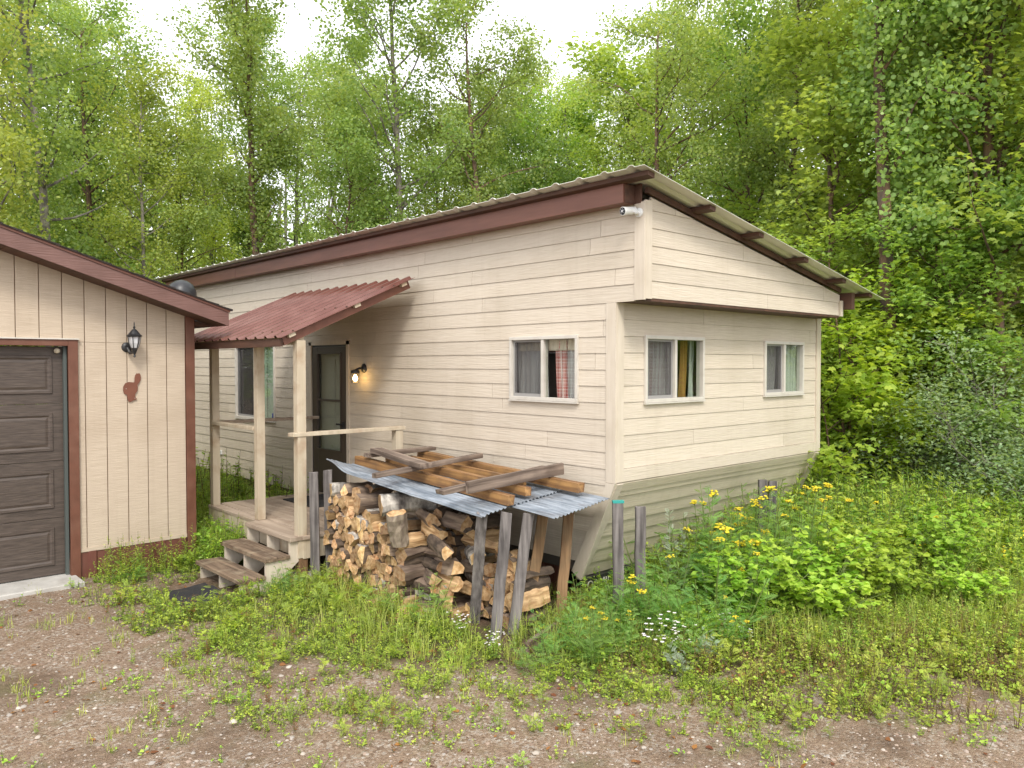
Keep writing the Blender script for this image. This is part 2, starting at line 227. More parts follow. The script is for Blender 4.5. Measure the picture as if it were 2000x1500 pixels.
# ------------------------------------------------------------------ mesh builders
def wloc(o):
    v = Vector((0, 0, 0))
    while o is not None: v += o.location; o = o.parent
    return v
class MB:
    """collects polygons and links them as ONE mesh object"""
    def __init__(s): s.v = []; s.f = []; s.m = []; s.a = []; s.uv = {}
    def poly(s, pts, mi=0, a=None):
        n = len(s.v); s.v += [tuple(p) for p in pts]; s.f.append(tuple(range(n, n + len(pts)))); s.m.append(mi); s.a.append(random.random() if a is None else a)
    def hexa(s, c, mi=0, a=None):
        """8 corners: bottom 0-3, top 4-7"""
        if a is None: a = random.random()
        n = len(s.v); s.v += [tuple(p) for p in c]
        for q in ((0, 3, 2, 1), (4, 5, 6, 7), (0, 1, 5, 4), (1, 2, 6, 5), (2, 3, 7, 6), (3, 0, 4, 7)):
            s.f.append(tuple(n + i for i in q)); s.m.append(mi); s.a.append(a)
    def box(s, x0, x1, y0, y1, z0, z1, mi=0, a=None):
        s.hexa([(x0, y0, z0), (x1, y0, z0), (x1, y1, z0), (x0, y1, z0), (x0, y0, z1), (x1, y0, z1), (x1, y1, z1), (x0, y1, z1)], mi, a)
    def bar(s, p, q, w, h, up=(0, 0, 1), mi=0, a=None, ext=0.0):
        """rectangular bar from p to q (centre line), width w across, height h along up"""
        p = Vector(p); q = Vector(q); d = (q - p).normalized(); p = p - d * ext; q = q + d * ext
        u = Vector(up); sd = d.cross(u).normalized(); u = sd.cross(d).normalized()
        a_ = sd * w / 2; b_ = u * h / 2
        s.hexa([p - a_ - b_, p + a_ - b_, q + a_ - b_, q - a_ - b_, p - a_ + b_, p + a_ + b_, q + a_ + b_, q - a_ + b_], mi, a)
    def tube(s, pts, rad, seg=6, mi=0, cap=True, a=None):
        pts = [Vector(p) for p in pts]; n = len(pts)
        if not hasattr(rad, '__len__'): rad = [rad] * n
        rings = []; ref = None
        for i, p in enumerate(pts):
            d = (pts[min(i + 1, n - 1)] - pts[max(i - 1, 0)]).normalized()
            if ref is None:
                ref = d.cross(Vector((0.3, 0.2, 1)) if abs(d.z) < .9 else Vector((1, 0, 0))).normalized()
            ref = (ref - d * ref.dot(d)).normalized(); bb = d.cross(ref)
            st = len(s.v)
            for k in range(seg):
                t = 2 * math.pi * k / seg; s.v.append(tuple(p + (ref * math.cos(t) + bb * math.sin(t)) * rad[i]))
            rings.append(st)
        a = random.random() if a is None else a
        for i in range(n - 1):
            for k in range(seg):
                k2 = (k + 1) % seg
                s.f.append((rings[i] + k, rings[i] + k2, rings[i + 1] + k2, rings[i + 1] + k)); s.m.append(mi); s.a.append(a)
        if cap:
            s.f.append(tuple(rings[0] + k for k in reversed(range(seg)))); s.m.append(mi); s.a.append(a)
            s.f.append(tuple(rings[-1] + k for k in range(seg))); s.m.append(mi); s.a.append(a)
    def lathe(s, c, prof, seg=20, mi=0, axis=(0, 0, 1)):
        """prof: list of (r, h)"""
        ax = Vector(axis).normalized(); e1 = ax.orthogonal().normalized(); e2 = ax.cross(e1); c = Vector(c); st = []
        a = random.random()
        for r, h in prof:
            st.append(len(s.v))
            for k in range(seg):
                t = 2 * math.pi * k / seg; s.v.append(tuple(c + ax * h + (e1 * math.cos(t) + e2 * math.sin(t)) * max(r, 1e-4)))
        for i in range(len(prof) - 1):
            for k in range(seg):
                k2 = (k + 1) % seg; s.f.append((st[i] + k, st[i] + k2, st[i + 1] + k2, st[i + 1] + k)); s.m.append(mi); s.a.append(a)
        s.f.append(tuple(st[0] + k for k in reversed(range(seg)))); s.m.append(mi); s.a.append(a)
        s.f.append(tuple(st[-1] + k for k in range(seg))); s.m.append(mi); s.a.append(a)
    def prism(s, poly2, fn0, fn1, mi=0, a=None):
        """extrude 2D polygon between two mappings"""
        n = len(poly2); P = [fn0(*p) for p in poly2]; Q = [fn1(*p) for p in poly2]
        a = random.random() if a is None else a
        st = len(s.v); s.v += [tuple(p) for p in P] + [tuple(q) for q in Q]
        s.f.append(tuple(st + i for i in reversed(range(n)))); s.f.append(tuple(st + n + i for i in range(n)))
        for i in range(n):
            j = (i + 1) % n; s.f.append((st + i, st + j, st + n + j, st + n + i))
        s.m += [mi] * (n + 2); s.a += [a] * (n + 2)
    def build(s, name, mats, parent=None, smooth=False, bevel=0.0, origin=None):
        if not isinstance(mats, (list, tuple)): mats = [mats]
        me = bpy.data.meshes.new(name)
        base = wloc(parent); sh = Vector(origin) if origin is not None else base
        v = [(a[0] - sh.x, a[1] - sh.y, a[2] - sh.z) for a in s.v]
        me.from_pydata(v, [], s.f)
        for m in mats: me.materials.append(m)
        me.polygons.foreach_set('material_index', s.m)
        at = me.attributes.new('var', 'FLOAT', 'FACE'); at.data.foreach_set('value', s.a)
        if smooth: me.polygons.foreach_set('use_smooth', [True] * len(s.f))
        me.update()
        o = bpy.data.objects.new(name, me); col.objects.link(o)
        o.location = sh - base
        if parent is not None: o.parent = parent
        if bevel:
            b = o.modifiers.new('bevel', 'BEVEL'); b.width = bevel; b.segments = 2; b.limit_method = 'ANGLE'; b.angle_limit = R(40)
        return o

def tag(o, label=None, cat=None, group=None, kind=None):
    if label: o['label'] = label
    if cat: o['category'] = cat
    if group: o['group'] = group
    if kind: o['kind'] = kind
    return o
def empty(name, loc=(0, 0, 0), rz=0.0, label=None, cat=None, group=None, parent=None):
    o = bpy.data.objects.new(name, None); col.objects.link(o); o.location = loc; o.rotation_euler = (0, 0, rz); o.empty_display_size = .2
    if parent is not None: o.parent = parent
    return tag(o, label, cat, group)
def kids(o): return [c for c in bpy.data.objects if c.parent == o]
def copy_tree(o, parent=None, ks=None):
    c = o.copy(); col.objects.link(c); c.parent = parent
    for ch in list(o.children): copy_tree(ch, c)
    return c
# parts of a thing at the origin are built in world coordinates under an Empty at (0,0,0)

# clip convex polygon (u,v) by a*u+b*v<=c
def clip(poly, a, b, c):
    out = []
    for i in range(len(poly)):
        p, q = poly[i], poly[(i + 1) % len(poly)]
        dp = a * p[0] + b * p[1] - c; dq = a * q[0] + b * q[1] - c
        if dp <= 0: out.append(p)
        if (dp < 0 < dq) or (dq < 0 < dp):
            t = dp / (dp - dq); out.append((p[0] + (q[0] - p[0]) * t, p[1] + (q[1] - p[1]) * t))
    return out
def sub_rect(polys, h):
    u0, u1, v0, v1 = h; res = []
    for P in polys:
        us = [p[0] for p in P]; vs = [p[1] for p in P]
        if max(us) <= u0 or min(us) >= u1 or max(vs) <= v0 or min(vs) >= v1: res.append(P); continue
        a = clip(P, 1, 0, u0); b = clip(P, -1, 0, -u1); mid = clip(clip(P, -1, 0, -u0), 1, 0, u1)
        c = clip(mid, 0, 1, v0) if mid else []; d = clip(mid, 0, -1, -v1) if mid else []
        res += [q for q in (a, b, c, d) if len(q) > 2]
    return [q for q in res if (max(p[0] for p in q) - min(p[0] for p in q)) > 1e-4 and (max(p[1] for p in q) - min(p[1] for p in q)) > 1e-4]
def clip_by(poly, convex):
    """clip poly by a convex counter-clockwise polygon"""
    n = len(convex)
    for i in range(n):
        p, q = convex[i], convex[(i + 1) % n]
        a, b = (q[1] - p[1]), -(q[0] - p[0])   # outward normal for ccw
        poly = clip(poly, a, b, a * p[0] + b * p[1])
        if len(poly) < 3: return []
    return poly
def lap_wall(mb, O, U, V, Nn, outline, holes=(), v0=None, e=0.146, lip=.010, top=.003, back=-.012, board=3.66, gap=.004, seed=1, phase=0.0, mi=0):
    """overlapping lap boards in the U-V plane; outline is convex ccw"""
    O, U, V, Nn = Vector(O), Vector(U), Vector(V), Vector(Nn); rr = random.Random(seed)
    us = [p[0] for p in outline]; vs = [p[1] for p in outline]
    vv = v0 if v0 is not None else min(vs)
    while vv > min(vs): vv -= e
    k = 0
    while vv < max(vs):
        off = rr.uniform(0, board)
        u = min(us) - off
        while u < max(us):
            a = rr.random()
            P = clip_by([(u + gap, vv), (u + board, vv), (u + board, vv + e - .0015), (u + gap, vv + e - .0015)], outline)
            if len(P) > 2:
                PP = [P]
                for h in holes: PP = sub_rect(PP, h)
                for Q in PP:
                    f0 = lambda x, y: O + U * x + V * y + Nn * back
                    f1 = lambda x, y, vv=vv: O + U * x + V * y + Nn * (lip + (top - lip) * (y - vv) / e)
                    mb.prism(Q, f0, f1, mi, a)
            u += board
        vv += e; k += 1
def sheet(mb, O, U, V, Nn, outline, holes=(), n0=-.04, n1=-.02, mi=0):
    O, U, V, Nn = Vector(O), Vector(U), Vector(V), Vector(Nn)
    PP = [list(outline)]
    for h in holes: PP = sub_rect(PP, h)
    for Q in PP: mb.prism(Q, lambda x, y: O + U * x + V * y + Nn * n0, lambda x, y: O + U * x + V * y + Nn * n1, mi, .5)

def ribbed(mb, A, Au, Al, width, length, prof, up=(0, 0, 1), thick=.003, mi=0, wob=None, cuts=2):
    """profiled metal sheet: A corner, Au unit across ribs, Al unit along ribs, prof(t)->height"""
    A, Au, Al, up = Vector(A), Vector(Au), Vector(Al), Vector(up)
    ts = prof(width)
    st = len(mb.v); nT = len(ts); a = random.random()
    for lay in (0, 1):
        for j in range(cuts):
            l = length * j / (cuts - 1)
            for (t, h) in ts:
                w = wob(t, l) if wob else 0.0
                mb.v.append(tuple(A + Au * t + Al * l + up * (h + w - lay * thick)))
    idx = lambda lay, j, i: st + (lay * cuts + j) * nT + i
    for j in range(cuts - 1):
        for i in range(nT - 1):
            mb.f.append((idx(0, j, i), idx(0, j, i + 1), idx(0, j + 1, i + 1), idx(0, j + 1, i))); mb.f.append((idx(1, j, i), idx(1, j + 1, i), idx(1, j + 1, i + 1), idx(1, j, i + 1)))
            mb.m += [mi] * 2; mb.a += [a] * 2
    for j in (0, cuts - 1):
        for i in range(nT - 1):
            mb.f.append((idx(0, j, i), idx(1, j, i), idx(1, j, i + 1), idx(0, j, i + 1))); mb.m.append(mi); mb.a.append(a)
    for i in (0, nT - 1):
        for j in range(cuts - 1):
            mb.f.append((idx(0, j, i), idx(0, j + 1, i), idx(1, j + 1, i), idx(1, j, i))); mb.m.append(mi); mb.a.append(a)
def trap(pitch, wtop, wbase, h):
    def f(width):
        ts = []; t = 0.0
        while t < width:
            for dt, hh in ((0, 0), (pitch / 2 - wbase / 2, 0), (pitch / 2 - wtop / 2, h), (pitch / 2 + wtop / 2, h), (pitch / 2 + wbase / 2, 0)):
                if t + dt <= width: ts.append((t + dt, hh))
            t += pitch
        if ts[-1][0] < width - 1e-5: ts.append((width, 0))
        return ts
    return f
def sinep(pitch, h, n=6):
    return lambda width: [(i * pitch / n, h * math.sin(2 * math.pi * i / n)) for i in range(int(width / pitch * n) + 1)]
def sstep(a, b, x):
    t = min(1, max(0, (x - a) / (b - a))); return t * t * (3 - 2 * t)
def ground_z(x, y):
    z = .025 * mnoise.noise(Vector((x * .5, y * .5, 0))) + .010 * mnoise.noise(Vector((x * 2, y * 2, 3)))
    z -= .05 * sstep(0, 1, (y - 6) / 2) * sstep(0, 1, (4 - x) / 1) * sstep(0, 1, (x - 2.2) / .6)   # dip at the foot of the steps
    d = math.hypot(x, y)
    if d > 14: z += .06 * (d - 14) * .35
    return z
# ================================================================== GROUND
def groundmat():
    m, nt, N, L = _new('gravel_and_soil')
    out = N.new('ShaderNodeOutputMaterial'); b = N.new('ShaderNodeBsdfPrincipled'); b.inputs['Roughness'].default_value = .95; b.inputs['Specular IOR Level'].default_value = .2; L.new(b.outputs[0], out.inputs[0])
    tc = N.new('ShaderNodeTexCoord')
    def noise(s, d=6):
        n = N.new('ShaderNodeTexNoise'); n.inputs['Scale'].default_value = s; n.inputs['Detail'].default_value = d; L.new(tc.outputs['Object'], n.inputs['Vector']); return n.outputs['Fac']
    def ramp(s, stops):
        r = N.new('ShaderNodeValToRGB'); L.new(s, r.inputs[0]); el = r.color_ramp.elements
        while len(el) < len(stops): el.new(.5)
        for e_, (p, c) in zip(el, stops): e_.position = p; e_.color = (*c, 1)
        return r.outputs[0]
    def mix(f, a, c):
        x = N.new('ShaderNodeMix'); x.data_type = 'RGBA'; L.new(f, x.inputs[0]); L.new(a, x.inputs[6]); L.new(c, x.inputs[7]); return x.outputs[2]
    v1 = N.new('ShaderNodeTexVoronoi'); v1.inputs['Scale'].default_value = 55; L.new(tc.outputs['Object'], v1.inputs['Vector'])
    v2 = N.new('ShaderNodeTexVoronoi'); v2.inputs['Scale'].default_value = 140; L.new(tc.outputs['Object'], v2.inputs['Vector'])
    sx = N.new('ShaderNodeSeparateXYZ'); L.new(v1.outputs['Color'], sx.inputs[0])
    peb = ramp(sx.outputs[0], [(0, (.15, .10, .065)), (.3, (.28, .20, .14)), (.55, (.38, .285, .21)), (.8, (.42, .36, .295)), (1, (.54, .49, .43))])
    sand = ramp(noise(60), [(.3, (.20, .13, .085)), (.7, (.36, .26, .18))])
    g = mix(ramp(noise(6), [(.4, (.15,) * 3), (.62, (.8,) * 3)]), sand, peb)
    soil = ramp(noise(14), [(.3, (.10, .066, .043)), (.7, (.22, .15, .10))])
    g = mix(ramp(noise(.9), [(.50, (0, 0, 0)), (.62, (.75,) * 3)]), g, soil)
    g = mix(ramp(noise(2.3), [(.56, (0, 0, 0)), (.72, (.6,) * 3)]), g, ramp(noise(45), [(.3, (.10, .10, .04)), (.7, (.22, .20, .10))]))
    at = N.new('ShaderNodeAttribute'); at.attribute_name = 'zone'    # 0 gravel, 1 soil and moss
    ad = N.new('ShaderNodeMath'); ad.operation = 'MULTIPLY_ADD'; ad.inputs[1].default_value = 1.2; L.new(noise(1.8), ad.inputs[0]); 
    sb = N.new('ShaderNodeMath'); sb.operation = 'ADD'; sb.inputs[1].default_value = -.6; L.new(at.outputs['Fac'], ad.inputs[2]); L.new(ad.outputs[0], sb.inputs[0])
    zz = ramp(sb.outputs[0], [(.35, (0, 0, 0)), (.6, (1, 1, 1))])
    moss = ramp(noise(30), [(.3, (.05, .06, .02)), (.7, (.15, .15, .05))])
    so_ = mix(ramp(noise(4), [(.45, (0, 0, 0)), (.6, (.8,) * 3)]), soil, moss)
    L.new(mix(zz, g, so_), b.inputs['Base Color'])
    bp = N.new('ShaderNodeBump'); bp.inputs['Strength'].default_value = .9; bp.inputs['Distance'].default_value = .012; bp.invert = True
    ad2 = N.new('ShaderNodeMath'); L.new(v1.outputs['Distance'], ad2.inputs[0]); L.new(v2.outputs['Distance'], ad2.inputs[1]); L.new(ad2.outputs[0], bp.inputs['Height']); L.new(bp.outputs[0], b.inputs['Normal'])
    return m
def veg(x, y):
    """0 on the gravel drive, 1 where plants take over"""
    s_ = .68 * x + .735 * y
    a = sstep(5.3, 6.2, s_ + .25 * mnoise.noise(Vector((x * .8, y * .8, 0)))) * sstep(2.7, 3.9, x + .3 * mnoise.noise(Vector((x, y, 5))) + max(0, (6.5 - y)) * .35)
    if y > 8.5 and x > 3.3: a = 1
    if x > 7: a = max(a, sstep(6.3, 7.2, s_))
    return a
mbx = list(np.concatenate([np.arange(-70, -6, 4), np.arange(-6, 14, .16), np.arange(14, 90, 4)]))
mby = list(np.concatenate([np.arange(-70, -3, 4), np.arange(-3, 16, .16), np.arange(16, 94, 4)]))
V = [(x, y, ground_z(x, y)) for y in mby for x in mbx]; nx = len(mbx)
F = [(j * nx + i, j * nx + i + 1, (j + 1) * nx + i + 1, (j + 1) * nx + i) for j in range(len(mby) - 1) for i in range(nx - 1)]
me = bpy.data.meshes.new('ground'); me.from_pydata(V, [], F); me.materials.append(groundmat())
at = me.attributes.new('zone', 'FLOAT', 'POINT'); at.data.foreach_set('value', [veg(v[0], v[1]) for v in V])
me.polygons.foreach_set('use_smooth', [True] * len(F)); go = bpy.data.objects.new('ground', me); col.objects.link(go); go['kind'] = 'structure'
XS, YE = 5.28, 4.41
# ================================================================== HOUSE
house = empty('house', (XS, YE, 0), 0, 'cream lap sided trailer cabin with overhanging front, mono-pitch metal roof and brown eave beam', 'cabin')
W1 = (4.84, 5.73, 1.866, 2.455); W4 = (10.89, 12.25, 1.36, 2.50); DR = (8.80, 9.84, .46, 2.52)
W2 = (5.686, 6.60, 1.862, 2.45); W3 = (7.77, 8.62, 1.87, 2.44)
UY, UX, UZ = (0, 1, 0), (1, 0, 0), (0, 0, 1)
mb = MB()
hs = [W1, W4, DR]
lap_wall(mb, (XS, 0, 0), UY, UZ, (-1, 0, 0), [(4.86, .40), (14.1, .40), (14.1, 2.736), (4.50, 2.736), (4.50, 1.13)], hs, v0=.40, seed=3)
lap_wall(mb, (XS, 0, 0), UY, UZ, (-1, 0, 0), [(4.19, 2.736), (14.1, 2.736), (14.1, 3.62), (4.19, 3.62)], (), v0=2.736, seed=4, board=2.6)
mb.build('side_wall', M['siding_y'], house)
mb = MB(); sheet(mb, (XS, 0, 0), UY, UZ, (-1, 0, 0), [(4.9, .30), (14.1, .30), (14.1, 2.73), (4.46, 2.73), (4.46, 1.2)], hs, -.05, -.02); sheet(mb, (XS, 0, 0), UY, UZ, (-1, 0, 0), [(4.2, 2.77), (14.1, 2.77), (14.1, 3.68), (4.2, 3.68)], (), -.05, -.02)
mb.box(5.4, 8.95, 4.96, 4.99, .45, 3.0); mb.box(5.95, 5.98, 5.0, 14.0, .45, 3.0)  # added partitions close behind the windows, keep the view inside dark
sheet(mb, (0, YE, 0), UX, UZ, (0, -1, 0), [(XS, 1.17), (9.03, 1.17), (9.03, 2.75), (XS, 2.75)], [W2, W3], -.05, -.02)
mb.box(XS, 9.03, 4.9, 14.1, .38, .42); mb.box(XS, 9.03, 14.06, 14.1, .3, 3.7); mb.box(8.97, 9.025, 4.46, 14.1, 1.2, 3.04)
mb.build('lining_and_blockers', M['interior'], house)
mb = MB(); lap_wall(mb, (0, YE, 0), UX, UZ, (0, -1, 0), [(5.375, 1.28), (8.95, 1.28), (8.95, 2.745), (5.375, 2.745)], [W2, W3], v0=1.28, seed=8)
mb.prism([(5.375, 1.165), (8.95, 1.165), (8.95, 1.277), (5.375, 1.277)], lambda x, z: (x, YE + .01, z), lambda x, z: (x, YE - .022, z))
mb.build('end_wall', M['siding_x'], house)
# slanted lower front
SV = Vector((0, .45, -.9)).normalized(); SN = Vector((0, -.9, -.45)).normalized()
mb = MB(); lap_wall(mb, (0, YE, 1.16), UX, -SV, SN, [(5.375, -1.02), (8.93, -1.02), (8.93, -.085), (5.375, -.085)], (), v0=-1.02, seed=9, e=.146, lip=.016, board=6)
mb.prism([(5.375, -.083), (8.95, -.083), (8.95, 0), (5.375, 0)], lambda x, v: Vector((x, YE, 1.16)) - SV * v + SN * -.01, lambda x, v: Vector((x, YE, 1.16)) - SV * v + SN * .022)
mb.build('slanted_front', M['siding_low'], house)
# overhanging upper front
YO = 4.105
mb = MB(); lap_wall(mb, (0, YO, 0), UX, UZ, (0, -1, 0), [(5.37, 2.76), (8.88, 2.76), (8.88, 3.0), (5.37, 3.61)], (), v0=2.76, seed=12, e=.148)
mb.box(8.88, 8.92, YO + .0, YE, 2.765, 3.0)
mb.build('overhang_wall', M['siding_x'], house)
mb = MB(); mb.box(5.29, 8.9, YO - .006, YE - .02, 2.735, 2.757); mb.bar((5.3, YO - .012, 3.66), (8.9, YO - .012, 3.045), .03, .05)
mb.build('overhang_soffit', M['dark_wood'], house)
# corner trims
for bs in (((XS - .018, XS + .004, YE - .022, 4.497, 1.16, 2.733), (XS + .0042, 5.373, YE - .024, YE + .002, 1.165, 2.745)),
           ((XS - .018, XS + .004, YO - .022, 4.187, 2.742, 3.56), (XS + .0042, 5.368, YO - .024, YO + .002, 2.752, 3.575)),
           ((8.952, 9.05, YE - .024, YE + .002, 1.165, 2.75),), ((8.885, 8.925, YO - .03, YO - .002, 2.75, 2.93), (8.9252, 8.945, YO - .03, YE, 2.75, 2.93)), ((XS - .018, XS + .004, 14.1, 14.19, .38, 3.6),)):
    mb = MB()
    for q in bs: mb.box(*q)
    mb.build('corner_trim', M['trim'], house)
SP = lambda x, v, n=0.0: Vector((x, YE, 1.16)) - SV * v + SN * n
mb = MB()
mb.prism([(YE - .02, 1.157), (4.497, 1.157), (4.497, 1.13), (4.90, .30), (4.79, .235)], lambda y, z: (XS + .004, y, z), lambda y, z: (XS - .022, y, z))
mb.prism([(5.284, -1.03), (5.372, -1.03), (5.372, 0), (5.284, 0)], SP, lambda x, v: SP(x, v, .03)); mb.build('slanted_trim', M['trim'], house)
mb = MB(); mb.prism([(8.935, -1.03), (9.04, -1.03), (9.04, 0), (8.935, 0)], SP, lambda x, v: SP(x, v, .03)); mb.build('slanted_trim', M['trim'], house)
# far slanted cheek so that the room is closed
mb = MB(); mb.prism([(YE, 1.16), (4.9, 1.16), (4.9, .3), (4.82, .3)], lambda y, z: (8.99, y, z), lambda y, z: (9.03, y, z)); mb.box(9.032, 9.06, 4.9, 14.1, .4, 1.2); mb.box(9.032, 9.06, 4.46, 14.1, 1.201, 3.02)
mb.build('rear_side_wall', M['siding_low'], house)
# skirting (ribbed metal)
mb = MB(); ribbed(mb, (5.36, 5.05, -.05), UY, UZ, 9.0, .47, trap(.23, .06, .10, .018), up=(-1, 0, 0))
mb.build('skirting', M['rib_brown'], house)
# roof
sl = -.1744; rn = Vector((-sl, 0, 1)).normalized(); rl = Vector((1, 0, sl)).normalized()
mb = MB(); ribbed(mb, (4.97, 3.86, 3.772), UY, rl, 11.3, 4.66, trap(.28, .03, .09, .02), up=rn, thick=.004)
roof = mb.build('roof', M['tin_roof'], house)
for x in (5.10, 5.98, 6.80, 7.69, 8.56, 9.25):
    z = 3.772 + sl * (x - 4.97) - .026
    mb = MB(); mb.bar((x, 3.89, z), (x, 15.0, z), .088, .038, up=rn); mb.build('purlin', M['dark_wood'], house)
mb = MB(); mb.box(5.115, 5.256, 4.19, 8.3, 3.545, 3.70); mb.box(5.118, 5.256, 8.303, 11.9, 3.545, 3.70); mb.box(5.115, 5.256, 11.903, 14.95, 3.545, 3.70)
mb.build('eave_beam', M['fascia'], house)
mb = MB(); mb.box(5.257, 5.279, 4.12, 14.9, 3.55, 3.71); mb.box(5.13, 5.255, 4.179, 4.189, 3.548, 3.70); mb.box(8.95, 9.03, 3.98, 14.2, 2.83, 3.02)
mb.build('eave_backing', M['dark_wood'], house)

def curtain(parent, name, P, u0, u1, z0, z1, m, n=-.10, waves=7, amp=.026, label=None):
    nu = max(6, int((u1 - u0) * 90)); nz = 4; V = []; F = []; uvs = []
    for j in range(nz + 1):
        for i in range(nu + 1):
            t = i / nu; u = u0 + (u1 - u0) * t; z = z0 + (z1 - z0) * j / nz
            V.append(tuple(Vector(P(u, n + amp * math.sin(t * waves * 6.283 + j * .35) + .5 * amp * math.sin(t * waves * 14.1 + 1), z)) - wloc(parent)))
            uvs.append((u * 3, z * 3))
    for j in range(nz):
        for i in range(nu):
            a = j * (nu + 1) + i; F.append((a, a + 1, a + nu + 2, a + nu + 1))
    me = bpy.data.meshes.new(name); me.from_pydata(V, [], F); me.materials.append(m)
    uvl = me.uv_layers.new(name='UVMap')
    for l in me.loops: uvl.data[l.index].uv = uvs[l.vertex_index]
    for p in me.polygons: p.use_smooth = True
    o = bpy.data.objects.new(name, me); col.objects.link(o); o.parent = parent
    if label: o['label'] = label
    return o

def window(P, u0, u1, z0, z1, left_hi, label):
    """sliding window. P(u, n, z); left_hi: picture-left half is the high-u side"""
    f = MB(); w = .02
    def B(mb_, a0, a1, n0, n1, c0, c1):
        mb_.hexa([P(a0, n0, c0), P(a1, n0, c0), P(a1, n1, c0), P(a0, n1, c0), P(a0, n0, c1), P(a1, n0, c1), P(a1, n1, c1), P(a0, n1, c1)])
    B(f, u0 - .012, u1 + .012, -.05, .032, z0 - .012, z0 + w); B(f, u0 - .012, u1 + .012, -.05, .032, z1 - w, z1 + .012)
    B(f, u0 - .012, u0 + w, -.05, .0315, z0 + w, z1 - w); B(f, u1 - w, u1 + .012, -.05, .0315, z0 + w, z1 - w)
    mid = (u0 + u1) / 2; B(f, mid - .018, mid + .018, -.04, .026, z0 + w, z1 - w)
    o = f.build('window', M['white_metal'], house, bevel=.003); o['label'] = label
    s0, s1 = (mid + .022, u1 - w) if left_hi else (u0 + w, mid - .022)
    g0, g1 = (u0 + w, mid - .022) if left_hi else (mid + .022, u1 - w)
    f = MB(); B(f, s0, s1, -.03, .0, z0 + w, z0 + w + .03); B(f, s0, s1, -.03, .0, z1 - w - .02, z1 - w)
    B(f, s0, s0 + .02, -.03, -.001, z0 + w + .03, z1 - w - .02); B(f, s1 - .02, s1, -.03, -.001, z0 + w + .03, z1 - w - .02)
    f.build('sash', M['grey_metal'], o)
    f = MB(); B(f, s0 + .02, s1 - .02, -.006, -.004, z0 + w + .03, z1 - w - .02); f.build('insect_screen', M['screen'], o)
    f = MB(); B(f, s0 + .02, s1 - .02, -.036, -.032, z0 + w + .02, z1 - w - .01); B(f, g0 - .004, g1 + .004, -.012, -.008, z0 + w - .004, z1 - w + .004)
    f.build('pane', M['glass'], o)
    f = MB(); B(f, u0 - .016, u1 + .016, .0, .038, z0 - .026, z0 - .013); f.build('sill', M['white_metal'], o)
    return o, (s0, s1), (g0, g1)
PS = lambda u, n, z: (XS - n, u, z)
PE = lambda u, n, z: (u, YE - n, z)
w, s, g = window(PS, *W1, True, 'white sliding window with red check curtain on the long side')
curtain(w, 'curtain', PS, 5.30, 5.74, 1.84, 2.46, M['curtain_grey'], waves=6)
curtain(w, 'curtain', PS, 5.04, 5.20, 1.84, 2.42, M['curtain_red'], waves=3, n=-.09, label='red check curtain edge')
curtain(w, 'curtain', PS, 4.82, 5.05, 1.84, 2.46, M['curtain_pale'], waves=4)
curtain(w, 'valance', PS, 4.82, 5.72, 2.33, 2.46, mat('beige_valance', (.62, .50, .40), (.72, .60, .5), scale=(4, 4, .3), nscale=9, rough=.9), waves=10, n=-.07, amp=.008)
w, s, g = window(PE, *W2, False, 'white sliding window with an orange curtain on the end wall')
curtain(w, 'curtain', PE, 5.66, 6.16, 1.84, 2.46, M['curtain_pale'], waves=6)
curtain(w, 'curtain', PE, 6.14, 6.30, 1.84, 2.44, M['curtain_pale'], waves=3, n=-.11)
curtain(w, 'curtain', PE, 6.36, 6.51, 1.84, 2.44, M['curtain_orange'], waves=2, n=-.12, label='orange curtain')
curtain(w, 'curtain', PE, 6.52, 6.62, 1.84, 2.44, M['pale_drape'], waves=2, n=-.12)
w, s, g = window(PE, *W3, False, 'narrower white sliding window near the far corner of the end wall')
curtain(w, 'curtain', PE, 7.74, 8.2, 1.84, 2.46, M['curtain_grey'], waves=6)
curtain(w, 'curtain', PE, 8.18, 8.66, 1.84, 2.46, M['pale_drape'], waves=6, n=-.08)
w, s, g = window(PS, *W4, True, 'tall white sliding window behind the porch posts')
curtain(w, 'blind', PS, 10.88, 11.56, 1.34, 2.52, M['blind_green'], waves=3, n=-.06, amp=.004)
curtain(w, 'curtain', PS, 11.60, 11.78, 1.34, 2.52, M['curtain_grey'], waves=2, n=-.09)
mb = MB(); mb.box(XS - .010, XS - .006, 10.955, 10.995, 1.40, 1.47); mb.build('sticker', M['sticker_b'], w)
mb = MB()
for k in range(24): mb.box(XS + .03, XS + .034, 11.2, 11.26, 1.4 + k * .045, 1.404 + k * .045)
mb.box(XS + .028, XS + .032, 11.228, 11.232, 1.4, 2.48); mb.build('blind_cord', M['black'], w)

# door
mb = MB(); mb.box(XS - .022, XS + .05, 8.80, 8.858, .46, 2.50); mb.box(XS - .022, XS + .05, 9.775, 9.84, .46, 2.50); mb.box(XS - .022, XS + .05, 8.80, 9.84, 2.455, 2.52)
mb.build('door_frame', M['trim'], house)
door = MB(); X0, X1 = XS - .012, XS + .022
y0, y1 = 8.885, 9.745
door.box(X0, X1, y0, y0 + .13, .475, 2.43); door.box(X0, X1, y1 - .13, y1, .475, 2.43)
door.box(X0 + .001, X1, y0 + .13, y1 - .13, .475, 1.06); door.box(X0 + .001, X1, y0 + .13, y1 - .13, 2.34, 2.43)
door.box(X0 + .002, X1, y0 + .13, y1 - .13, 1.705, 1.735)
for a, b, c, d in ((y0 + .11, y1 - .11, 1.045, 1.065), (y0 + .11, y1 - .11, 2.335, 2.355)): door.box(X0 - .012, X0, a, b, c, d)
door.box(X0 - .012, X0 - .0005, y0 + .11, y0 + .13, 1.066, 2.334); door.box(X0 - .012, X0 - .0005, y1 - .13, y1 - .11, 1.066, 2.334)
